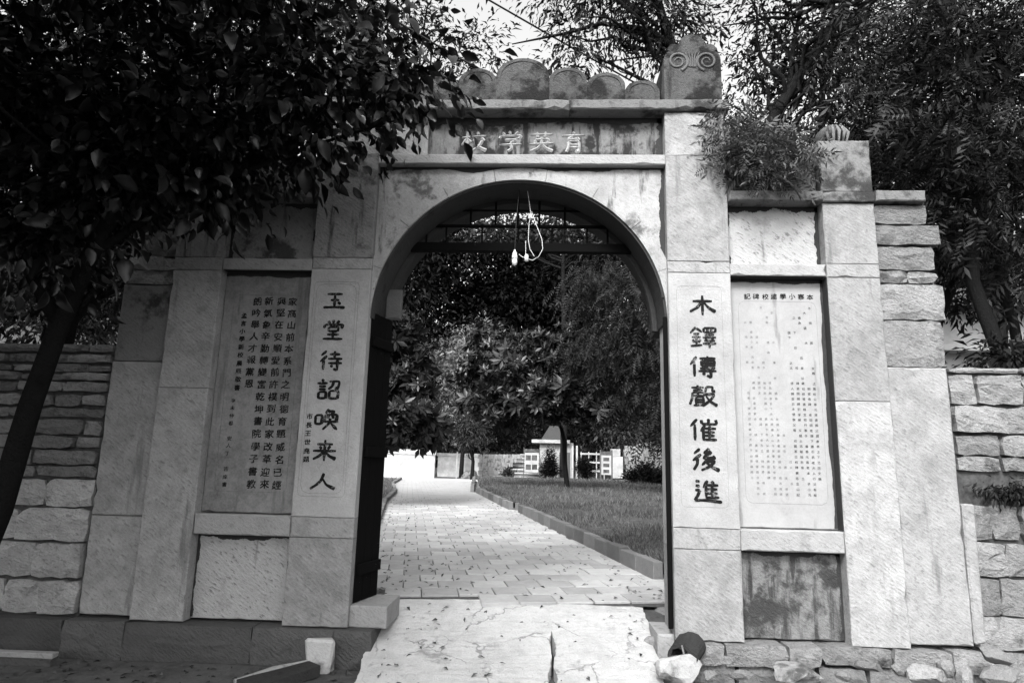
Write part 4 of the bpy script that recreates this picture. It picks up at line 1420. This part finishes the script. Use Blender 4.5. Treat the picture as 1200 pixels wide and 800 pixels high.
def tree(name, label, base, trunk, r0, ells, n, per, spread, tpl, size, mat, bark='bark', group=None, seed=1, limbs=14, droop=.3, up=.8, cat="tree", fork=.45, extra=(), shell=.45, lk=1.0):
    """trunk: points from the ground up; limbs reach from it to leaf clumps"""
    t_ = thing(name, label, cat, tuple(base), group)
    rg = random.Random(seed); ng = np.random.default_rng(seed)
    V, F, c = foliage(ng, ells, n, per, spread, tpl, size, droop, up, shell)
    mb = MB()
    tp = [Vector(q) for q in trunk]
    m_ = len(tp)
    mb.tube(tp, [r0 * (1 - .62 * i / max(1, m_ - 1)) for i in range(m_)], 8)
    mb.build("trunk", M[bark], t_)
    if limbs or extra:
        lb = MB()
        for q in extra: lb.tube(q[0], q[1], 6)
        tgt = c[ng.permutation(len(c))[:limbs]]
        for q in tgt:
            u = fork + (1 - fork) * rg.random()
            i = u * (m_ - 1); k = min(m_ - 2, int(i)); s0_ = tp[k].lerp(tp[k + 1], i - k)
            pts = wavy(s0_, q, rg, 5, .07)
            L = (Vector(q) - s0_).length
            rr = min(r0 * .38, .012 + .018 * L) * lk
            lb.tube(pts, [rr * (1 - .85 * j / 5) + .003 for j in range(6)], 5, False)
            for _ in range(2):
                j = rg.randint(2, 5); e_ = pts[j] + Vector((rg.gauss(0, 1), rg.gauss(0, 1), rg.gauss(0, .6))) * L * .22
                lb.tube(wavy(pts[j], e_, rg, 3, .06), [rr * .3 + .002, rr * .2 + .002, .003, .002], 4, False)
        lb.build("branches", M[bark], t_)
    o0 = t_.location
    link("crown", npmesh("crown", V - np.array(o0), F), M[mat], t_)
    return t_


def E(px, py, Y, rpx, rpy, rd):
    """ellipsoid seen at a place in view, radii given as seen"""
    c = at(px, py, Y); k = (Y + 6.3) / FPX
    return (c.x, c.y, c.z, rpx * k, rd, rpy * k)


def gpt(x, y): return (x, y, ground_h(x, y))


# --- the big-leaved tree at the left front: trunk leaning in, crown over the left half of the gate
b = Vector((-4.78, -1.05, -.36))
trk = [b, Vector((-4.62, -1.0, .3)), Vector((-4.42, -1.0, 1.05)), Vector((-4.3, -1.0, 1.9)), Vector((-4.14, -1.02, 2.6)), Vector((-3.9, -1.1, 3.2)), Vector((-3.5, -1.2, 4.0)), Vector((-3.1, -1.3, 5.0))]
ell = [(-4.6, -1.4, 4.5, 1.7, 1.0, 1.1), (-3.2, -1.2, 4.35, 1.2, .8, .75), (-2.1, -1.2, 4.75, .9, .8, .55), (-1.35, -1.0, 4.95, .5, .5, .45),
       (-3.0, -1.8, 5.8, 2.2, 1.5, .8), (-5.5, -1.3, 3.7, .9, .7, .9), (-4.5, -1.25, 3.45, .9, .45, .6), (-3.7, -1.3, 3.85, .7, .4, .4), (-3.2, -.8, 4.15, .9, .45, .42), (-3.9, -.9, 3.9, .7, .4, .4), (-2.3, -.75, 4.45, .6, .4, .35), (-5.0, -2.6, 6.0, 2, 1.6, 1.0), (-3.6, -3.0, 5.6, 1.7, 1.0, .9), (-4.6, -3.6, 4.8, 1.5, 1.2, .9), (-6.0, -3.0, 4.2, 1.3, 1.3, 1.0)]  # last crown parts reach unseen towards the camera, shaped to shade the left gate
ext = [([trk[5], Vector((-3.2, -1.0, 3.8)), Vector((-2.2, -.9, 4.3)), Vector((-1.3, -.9, 4.6))], [.045, .03, .018, .007]),
       ([trk[4], Vector((-4.6, -1.2, 3.4)), Vector((-5.2, -1.4, 4.6)), Vector((-5.4, -1.6, 6.0))], [.07, .05, .035, .02])]
tree("broadleaf_tree", "dark leaning tree with large glossy leaves hanging over the left gate", b, trk, .125, ell, 2700, 10, .26, TB, .13, 'leaf_big', seed=5, limbs=22, droop=.55, up=.7, extra=ext, shell=.15, lk=.4, fork=.75)
b = Vector((-6.6, -5.6, -.4))  # unseen tree, added to keep light off the left of the gate
trk = [b, b + Vector((.1, .05, 1.5)), b + Vector((.25, .1, 3.0)), b + Vector((.5, .3, 4.6)), b + Vector((.7, .4, 6.2))]
tree("broadleaf_tree", "second dark broad leaved tree added out of view on the near left for shade", b, trk, .16,
     [(-5.6, -4.8, 4.6, 1.6, 1.5, 1.2), (-4.6, -5.2, 5.8, 1.8, 1.5, 1.0), (-7.4, -5.4, 5.0, 1.8, 1.6, 1.4), (-6.2, -4.6, 6.6, 1.9, 1.5, 1.0), (-5.2, -3.9, 4.0, .9, .9, .7), (-6.6, -3.8, 4.0, 1.2, 1.2, .8)], 900, 9, .28, TB, .18, 'leaf_big', seed=55, limbs=24, droop=.5, up=.7, shell=.15, lk=.7)
# unseen trees added left of and behind the camera to shade the left gate
for i, (lab, b, r0, ells, n_) in enumerate((
        ("large dense unseen tree added behind and left of the viewpoint for shade", (-4.6, -9.0, -.4), .2,
         [(-4.4, -8.6, 5.0, 2.3, 2.0, 2.4), (-3.0, -8.4, 6.8, 2.0, 1.8, 1.6), (-2.6, -7.4, 5.6, 1.4, 1.4, 1.2), (-3.4, -6.4, 6.6, 1.8, 1.6, 1.0)], 320),
        ("dense unseen tree added well out to the left of the forecourt for shade", (-9.2, -3.2, -.4), .2,
         [(-9.0, -3.4, 4.4, 2.2, 2.2, 2.6), (-7.6, -2.6, 6.0, 2.0, 1.8, 1.8), (-8.2, -5.2, 5.2, 1.8, 1.6, 1.4)], 360),
        ("tall unseen tree added far back on the left for shade", (-8.0, -11.0, -.4), .22,
         [(-8.0, -10.6, 5.0, 2.6, 2.2, 3.2), (-6.4, -11.4, 7.4, 2.4, 2.0, 2.0), (-7.0, -8.6, 7.0, 2.2, 2.0, 1.8)], 260))):
    b = Vector(b)
    tk = [b, b + Vector((.1, .1, 1.8)), b + Vector((.2, .2, 3.8)), b + Vector((.5, .4, 6.4))]
    tree("added_shade_tree", lab, b, tk, r0, ells, n_, 14, .36, TS, .34, 'leaf_near', seed=120 + i, limbs=24, shell=.2, group="unseen trees added for shade")
# fine-leaved dark tree just behind it, filling the corner
b = Vector((-6.3, 1.6, -.0))
trk = [b, b + Vector((.1, 0, 1.6)), b + Vector((.3, -.1, 3.2)), b + Vector((.6, -.3, 5.0)), b + Vector((1.0, -.5, 7.0))]
tree("broadleaf_tree", "dark small leaved tree behind the left wall filling the corner", b, trk, .16,
     [(-5.6, 1.4, 4.6, 2.0, 1.2, 1.7), (-4.2, 1.3, 5.6, 1.7, 1.0, 1.2), (-7.2, 2, 4.0, 1.8, 1.2, 1.7), (-5.4, 1.4, 7.0, 2.6, 1.4, 1.2)], 520, 22, .3, TS, .105, 'leaf_near', seed=6, limbs=34, shell=.2)
# smaller leaved tree that shows against the sky left of the crest
b = Vector((-2.9, 3.2, .0))
trk = [b, b + Vector((.05, 0, 2)), b + Vector((.2, 0, 4)), b + Vector((.5, .1, 5.4)), b + Vector((.9, .1, 6.9))]
tree("broadleaf_tree", "airy small leaved tree against the sky left of the crest", b, trk, .13,
     [E(520, 70, 3.0, 40, 55, .7), E(565, 60, 3.0, 32, 40, .6), E(470, 40, 3.2, 60, 60, .9), E(450, 110, 3.2, 60, 40, .8), E(440, 10, 3.2, 100, 40, 1.0)], 210, 22, .18, TN, .11, 'leaf_near', 'bark', seed=7, limbs=26)
# tree behind the right capital with a limb reaching left
b = Vector((2.2, 3.2, .05))
tk = [b, Vector((2.15, 3.2, 2.5)), Vector(at(800, 150, 3.2)), Vector(at(792, 70, 3.2)), Vector(at(776, 20, 3.2)), Vector(at(760, -40, 3.2))]
ext = [([at(795, 60, 3.2), at(760, 35, 3.1), at(705, 28, 3.0), at(660, 40, 3.0), at(600, 52, 3.0)], [.06, .05, .035, .025, .01]),
       ([at(792, 68, 3.2), at(760, 66, 3.1), at(715, 72, 3.0)], [.03, .02, .008]), ([at(770, 30, 3.2), at(740, 10, 3.2), at(700, -30, 3.2)], [.04, .03, .015])]
tree("drooping_tree", "tree behind the right capital with a limb reaching over the crest", b, tk, .14,
     [E(700, 40, 3.0, 60, 38, .6), E(660, 75, 2.8, 30, 18, .4), E(770, 20, 3.1, 60, 40, .7), E(720, -20, 3.1, 110, 36, .9), E(800, 40, 3.6, 45, 50, .6), E(640, -5, 3.0, 28, 22, .4), E(672, 88, 2.8, 16, 22, .3), E(765, 75, 3.0, 20, 30, .4)], 260, 22, .18, TN, .115, 'leaf_near', 'bark', seed=8, limbs=26, droop=.75, fork=.5, extra=ext)
# tree with a slanting trunk right of the capital
b = Vector((3.6, 5.2, .1))
tk = [b, at(868, 260, 5.2), at(905, 140, 5.2), at(945, 75, 5.2), at(990, 5, 5.2), at(1030, -60, 5.2)]
ext = [([at(925, 105, 5.2), at(930, 50, 5.2), at(945, -20, 5.2)], [.06, .045, .03]), ([at(965, 45, 5.2), at(1030, 30, 5.2), at(1090, -10, 5.2)], [.05, .04, .02])]
tree("slanting_tree", "tree with a slanting dark trunk rising right of the capital", b, tk, .15,
     [E(900, 60, 5.4, 60, 60, .9), E(880, 180, 5.6, 60, 50, .8), E(960, 120, 5.8, 60, 60, .9), E(930, 0, 5.2, 130, 50, 1.3), E(1010, 60, 5.5, 60, 60, 1.0), E(860, 110, 5.4, 24, 60, .5)], 380, 17, .22, TN, .14, 'leaf_near', 'bark', seed=9, limbs=34, fork=.35, extra=ext)
# ailanthus-like tree at the right edge
b = Vector((6.2, 2.4, 2.5))
tk = [b, at(1140, 330, 2.6), at(1138, 230, 2.6), at(1120, 120, 2.6), at(1105, 20, 2.6), at(1100, -60, 2.6)]
tree("pinnate_tree", "tall tree with long feathery leaves above the right wall", b, tk, .10,
     [E(1090, 110, 2.4, 90, 60, .9), E(1160, 150, 2.2, 80, 70, .9), E(1130, 30, 2.4, 120, 60, 1.2), E(1080, 220, 2.8, 70, 60, .9), E(1180, 250, 2.6, 70, 70, .9), E(1050, 40, 3.0, 70, 50, .9)], 330, 9, .24, TP, .36, 'leaf_pin', 'bark', seed=10, limbs=30, droop=.35, fork=.4)
b = Vector((7.2, 3.6, 2.5))
tk = [b, at(1188, 380, 3.6), at(1165, 300, 3.6), at(1150, 240, 3.6), at(1120, 160, 3.6)]
tree("slender_tree", "slender crooked tree beside the house at the right edge", b, tk, .085,
     [E(1110, 260, 4.0, 70, 70, .9), E(1190, 200, 4.2, 60, 80, .9), E(1060, 170, 4.4, 60, 60, .8)], 260, 14, .25, TN, .17, 'leaf_near', 'bark', seed=12, limbs=18)
b = Vector((5.8, 4.4, 2.5))
tk = [b, at(1118, 330, 4.4), at(1122, 250, 4.4), at(1110, 130, 4.4)]
tree("slender_tree", "straight dark stemmed tree close behind the buttress top", b, tk, .09,
     [E(1050, 250, 4.8, 60, 50, .8), E(1100, 330, 4.9, 40, 50, .6), E(1000, 220, 5.0, 60, 50, .8), E(1180, 340, 5.5, 50, 30, .6)], 240, 16, .25, TN, .16, 'leaf_dark', 'bark', seed=13, limbs=16)
# plants rooted on the gate top and the terrace
b = Vector((2.15, .25, 4.72))
tree("gate_plant", "bushy feathery plant growing on top of the right side bay", b, [b + Vector((0, 0, -.03)), b + Vector((.02, 0, .2)), b + Vector((.05, -.05, .45))], .03,
     [(2.05, -.02, 4.75, .36, .28, .26), (2.3, -.1, 4.62, .3, .2, .2), (1.95, .1, 4.98, .3, .25, .22), (2.2, -.15, 4.42, .16, .12, .14), (2.55, .05, 4.72, .2, .15, .1)], 150, 7, .075, TP, .185, 'leaf_plant', 'bark2', seed=14, limbs=20, droop=.3, cat="plant", fork=.1, shell=.1)
for i, (x, y, s_) in enumerate(((5.0, .75, .5), (5.9, .8, .6), (6.8, .7, .55))):
    tree("terrace_shrub", ("low dark shrub nearest the buttress on the terrace", "low dark shrub in the middle of the terrace edge", "low dark shrub at the right end of the terrace edge")[i], (x, y, 2.5),
         [(x, y, 2.45), (x, y, 2.7), (x + .05, y, 2.95)], .03, [(x, y, 2.75, s_, .35, .25)], 46, 14, .12, TN, .11, 'leaf_near', seed=30 + i, limbs=6, cat="shrub", group="shrubs on the terrace", fork=.1, shell=.1)

for i, (x, z) in enumerate(((4.45, 1.36), (5.3, 1.38), (6.3, 1.36))):
    tree("wall_weeds", ("dry weeds in the wall gap beside the buttress", "dry weeds in the middle of the right wall gap", "dry weeds at the right end of the wall gap")[i], (x, .1, z - .08),
         [(x, .12, z - .08), (x, .08, z), (x, .06, z + .06)], .008, [(x, .06, z + .02, .42, .06, .1)], 60, 9, .06, TN, .07, 'leaf_near', 'bark2', "weeds in the right wall", 200 + i, 8, .9, cat="weeds", fork=.1, shell=.05)

# --- trees seen through the arch and behind everything
def bl(px, Y): return Vector(gpt(at(px, 560, Y).x, Y))


b = Vector((1.22, 22.5, pathz(22.5) + .15))
tk = [b, at(662, 545, 22.5), at(661, 515, 22.5), at(655, 490, 22.5), at(645, 455, 22.5), at(640, 410, 22.5)]
tree("magnolia_tree", "thin trunked magnolia on the lawn with shiny whorled leaves", b, tk, .125,
     [E(595, 440, 21.5, 55, 45, 1.6), E(650, 466, 21.0, 50, 24, 1.5), E(700, 474, 21.5, 55, 22, 1.5), E(585, 470, 22, 50, 28, 1.5), E(660, 420, 22.5, 60, 40, 1.6), E(580, 400, 22.5, 32, 24, 1.0)], 620, 4.5, .26, TW, .34, 'leaf_mag', 'bark', seed=40, limbs=26, droop=-.7, up=.2, fork=.45)
b = bl(436, 13)
tk = [b, b + Vector((0, 0, 1.5)), b + Vector((.1, 0, 3.4))]
tree("magnolia_tree", "magnolia half hidden behind the open door leaf on the left", b, tk, .12,
     [E(480, 440, 13, 32, 34, .9), E(465, 490, 12.5, 32, 36, .9), E(460, 400, 13.5, 24, 40, .9), E(500, 500, 13.5, 22, 16, .5)], 120, 5, .22, TW, .34, 'leaf_mag', 'bark', seed=41, limbs=14, droop=-.6, up=.2, fork=.4)
b = bl(812, 19)
tk = [b, b + Vector((0, 0, 2)), b + Vector((-.2, 0, 4)), b + Vector((-.4, 0, 6.2))]
tree("weeping_tree", "dark tree with long hanging leaves at the right of the lawn", b, tk, .17,
     [E(750, 400, 19, 50, 60, 1.4), E(720, 340, 20, 60, 45, 1.5), E(770, 470, 19, 40, 50, 1.2), E(700, 410, 20, 40, 40, 1.2)], 330, 10, .4, TP, .5, 'leaf_weep', 'bark', seed=42, limbs=22, droop=1.2, fork=.4)
specs = [
    ("pale leafy tree behind the low stone wall left of the magnolia", 540, 40, [E(545, 440, 40, 40, 48, 2), E(520, 480, 40, 40, 36, 2), E(560, 400, 40, 30, 30, 1.5)], 'leaf_pale', 300, 22, .45, .30),
    ("small round crowned tree standing by the thin white post", 553, 35.5, [E(552, 512, 35.2, 24, 20, 1), E(545, 500, 35.5, 30, 16, 1)], 'leaf_mid', 120, 26, .28, .22),
    ("grey green tree rising behind the white wall", 490, 41, [E(490, 500, 41, 44, 34, 2), E(465, 515, 41, 36, 22, 2), E(515, 470, 42, 34, 30, 2)], 'leaf_mid', 260, 22, .5, .32),
    ("tall dark tree filling the left of the arch", 478, 46, [E(480, 340, 46, 60, 60, 2.4), E(520, 290, 46, 60, 50, 2.4), E(465, 410, 46, 40, 50, 2)], 'leaf_dark', 760, 24, .85, .5),
    ("tall dark tree in the centre of the arch", 625, 49, [E(610, 340, 49, 80, 50, 3), E(560, 360, 49, 60, 40, 2.5), E(660, 360, 49, 60, 50, 2.5), E(620, 290, 49, 80, 34, 3)], 'leaf_dark', 1050, 24, .95, .52),
    ("tall dark tree filling the right of the arch", 742, 47, [E(740, 320, 47, 60, 50, 2.4), E(690, 300, 46, 60, 44, 2.4), E(770, 400, 47, 40, 60, 2)], 'leaf_dark', 760, 24, .85, .5),
    ("dark tree behind the retaining wall on the right", 770, 44, [E(760, 480, 44, 60, 44, 2.5), E(720, 500, 44, 50, 34, 2.5), E(800, 450, 44, 40, 60, 2)], 'leaf_mid', 330, 20, .5, .32),
    ("low dark tree behind the garden hut", 640, 45, [E(640, 480, 45, 60, 40, 2.5), E(590, 505, 45, 50, 34, 2.5), E(690, 500, 45, 40, 34, 2)], 'leaf_dark', 330, 20, .5, .32),
    ("bright topped tree showing sky at the head of the arch", 660, 38, [E(660, 265, 38, 60, 26, 2.5), E(580, 270, 38, 60, 22, 2.5), E(720, 285, 38, 50, 30, 2.5)], 'leaf_mid', 240, 14, .5, .32),
]
for i, (lab, px, Y, ells, mat, n, per, spr, sz) in enumerate(specs):
    b = bl(px, Y)
    ctr = Vector(ells[0][:3])
    tk = [b, b.lerp(Vector((ctr.x, ctr.y, ctr.z)), .4) + Vector((.1, 0, .1)), b.lerp(ctr, .75), ctr + Vector((0, 0, ells[0][5] * .4))]
    tree("forest_tree", lab, b, tk, .11 + .008 * max(0, ctr.z), ells, n, per, spr, TN if i % 2 else TS, sz, mat, 'bark', "trees beyond the gate", 60 + i, 16, .35, fork=.35, shell=.2)
# trees at the far right and left behind the gate, seen over the walls
for i, (lab, px, Y, ells, n, mat) in enumerate((
        ("tall dark tree behind the terrace at the far right", 1180, 9, [E(1150, 220, 9, 90, 100, 2), E(1080, 150, 9, 80, 80, 2), E(1190, 90, 9, 80, 90, 2)], 520, 'leaf_dark'),
        ("dark tree behind the right side bay of the gate", 960, 9, [E(960, 190, 9, 90, 60, 2), E(880, 190, 9, 50, 50, 1.6), E(1020, 150, 9, 60, 50, 1.8), E(1010, 210, 9, 70, 50, 2), E(960, 70, 9, 110, 40, 2)], 480, 'leaf_dark'),
        ("dark tree behind the left side bay of the gate", 300, 8, [E(320, 120, 8, 100, 90, 2), E(220, 200, 8, 90, 90, 2), E(380, 30, 8, 90, 60, 2), E(230, 40, 8, 100, 80, 2)], 620, 'leaf_dark'),
        ("dark tree behind the wall at the far left", 60, 7, [E(60, 150, 7, 110, 110, 2), E(40, 300, 7, 80, 90, 1.6), E(130, 280, 7, 60, 80, 1.5), E(100, 20, 7, 120, 80, 2), E(70, 365, 6, 110, 45, 1.4), E(140, 330, 6, 50, 60, 1.2)], 950, 'leaf_dark'))):
    b = bl(px, Y)
    ctr = Vector(ells[0][:3])
    tk = [b, b.lerp(ctr, .4) + Vector((.15, 0, 0)), b.lerp(ctr, .8), ctr + Vector((.2, 0, 2.0))]
    tree("forest_tree", lab, b, tk, .2, ells, n, 16, .32, TN, .2, mat, 'bark', "trees beyond the gate", 80 + i, 24, .35, fork=.3, shell=.15)

# wooded hillside far behind: one mass
ng = np.random.default_rng(5)
n = 26000
hx = ng.uniform(-60, 60, n); hy = ng.uniform(50, 105, n)
hz = np.array([ground_h(a, b_) for a, b_ in zip(hx, hy)]) + ng.uniform(0, 5.5, n) * (.6 + .4 * np.sin(hx * .9) * np.cos(hy * .7))
pos = np.stack([hx, hy, hz], 1)
ax = ng.normal(size=pos.shape); nr = ng.normal(size=pos.shape); nr[:, 2] += .8
V, F = scatter(TN, pos, ax, nr, ng.uniform(.7, 1.7, n))
tag(link("hillside_wood", npmesh("hillside_wood", V, F), M['leaf_dark']), "dark wooded hillside far behind the school path", None, None, 'stuff')

# shrubs on the lawn's far edge
def shrub(name, lab, px, py, Y, prof, n, per, spr, sz, mat, seed, tpl=TN):
    b = at(px, py, Y); b.z = min(b.z, pathz(Y) + .25)
    ells = [E(px + dx, py - dy, Y, rx, ry, rx * (Y + 6.3) / FPX) for dx, dy, rx, ry in prof]
    return tree(name, lab, b, [b + Vector((0, 0, -.1)), b + Vector((0, 0, .5)), b + Vector((0, 0, 1.0))], .06, ells, n, per, spr, tpl, sz, mat, seed=seed, limbs=8, cat="shrub", fork=.05, shell=.15, droop=-.4)


shrub("conifer_shrub", "dark pointed conifer in front of the white hut", 645, 563, 35, [(0, 9, 13, 10), (0, 18, 9.5, 9), (0, 27, 6, 9), (0, 35, 3, 7)], 300, 18, .12, .13, 'leaf_dark', 90)
shrub("round_shrub", "round clipped dark shrub right of the thin tree trunk", 686, 564, 34.5, [(0, 12, 11, 12), (-2, 19, 8, 9)], 220, 18, .12, .13, 'leaf_dark', 91)
shrub("spreading_shrub", "dark spreading bush in front of the retaining wall", 758, 568, 30, [(0, 12, 26, 13), (-12, 8, 14, 9), (18, 8, 18, 10)], 260, 18, .2, .18, 'leaf_dark', 92)
shrub("young_shrub", "small grey shrub standing on the stone steps", 595, 562, 36, [(0, 6, 7, 7)], 70, 16, .12, .14, 'leaf_mid', 93)

# ------------------------------------------------------------------ grass, leaf litter
ng = np.random.default_rng(11)
n = 85000
u = ng.random(n) ** 1.9
yy = 2.62 + 31 * u
x0 = np.array([interp(LE, y) for y in yy])
xx = x0 + ng.random(n) ** 1.3 * (5.5 + .3 * yy - x0)
zz = .1 + .012 * (yy - .9) + .17 + .05 * np.sin(xx * 1.3 + yy * .7) * .5 + .03
pos = np.stack([xx, yy, zz], 1)
ax = ng.normal(size=pos.shape) * .55; ax[:, 2] = 1
GR = (np.array([(-.05, 0, 0), (.05, 0, 0), (.035, .55, .06), (-.035, .55, .06), (0, 1, .22)]), np.array([(0, 1, 2), (0, 2, 3), (3, 2, 4)]))
patch = .35 + 1.25 * (np.sin(xx * 2.1) * np.sin(yy * 1.7 + 1) * .5 + .5)
V, F = scatter(GR, pos, ax, ng.normal(size=pos.shape), ng.uniform(.04, .125, n) * patch * (1 + .02 * yy))
tag(link("grass", npmesh("grass", V, F), M['grass']), "rough uncut grass on the lawn right of the path", "grass", None, 'stuff')
n = 6000
yy = ng.uniform(6.6, 32, n); xx = np.array([interp(KL, y) for y in yy]) - .15 - ng.random(n) * 4
pos = np.stack([xx, yy, .1 + .012 * (yy - .9) + .08], 1)
ax = ng.normal(size=pos.shape) * .5; ax[:, 2] = 1
V, F = scatter(GR, pos, ax, ng.normal(size=pos.shape), ng.uniform(.08, .2, n))
tag(link("grass", npmesh("grass", V, F), M['grass']), "short grass behind the left path kerb", "grass", None, 'stuff')
n = 560
yy = 1.05 + 16 * ng.random(n) ** 1.4
L_ = np.array([interp(KL, y) for y in yy]); R_ = np.array([interp(KR, y) for y in yy])
side = ng.random(n)
fr = np.where(side < .35, ng.beta(1, 6, n), np.where(side < .7, ng.beta(5, 1.2, n), ng.random(n)))
pos = np.stack([L_ + (R_ - L_) * fr, yy, .1 + .012 * (yy - .9) + .012], 1)
m2 = 70
yr = ng.uniform(-.6, .9, m2); pr = np.stack([ng.uniform(-1.4, 1.0, m2), yr, -.3 + .268 * (yr + .5) + .008], 1)
m3 = 300
pg = np.stack([ng.uniform(-5, -1.6, m3), ng.uniform(-1.2, -.15, m3), np.full(m3, -.32)], 1)
pos = np.concatenate([pos, pr, pg])
ax = ng.normal(size=pos.shape); ax[:, 2] *= .15
nr = ng.normal(size=pos.shape) * .3; nr[:, 2] += 1
V, F = scatter(TS, pos, ax, nr, ng.uniform(.03, .085, len(pos)))
tag(link("fallen_leaves", npmesh("fallen_leaves", V, F), M['litter']), "dry fallen leaves scattered over the path and ramp", "leaves", None, 'stuff')
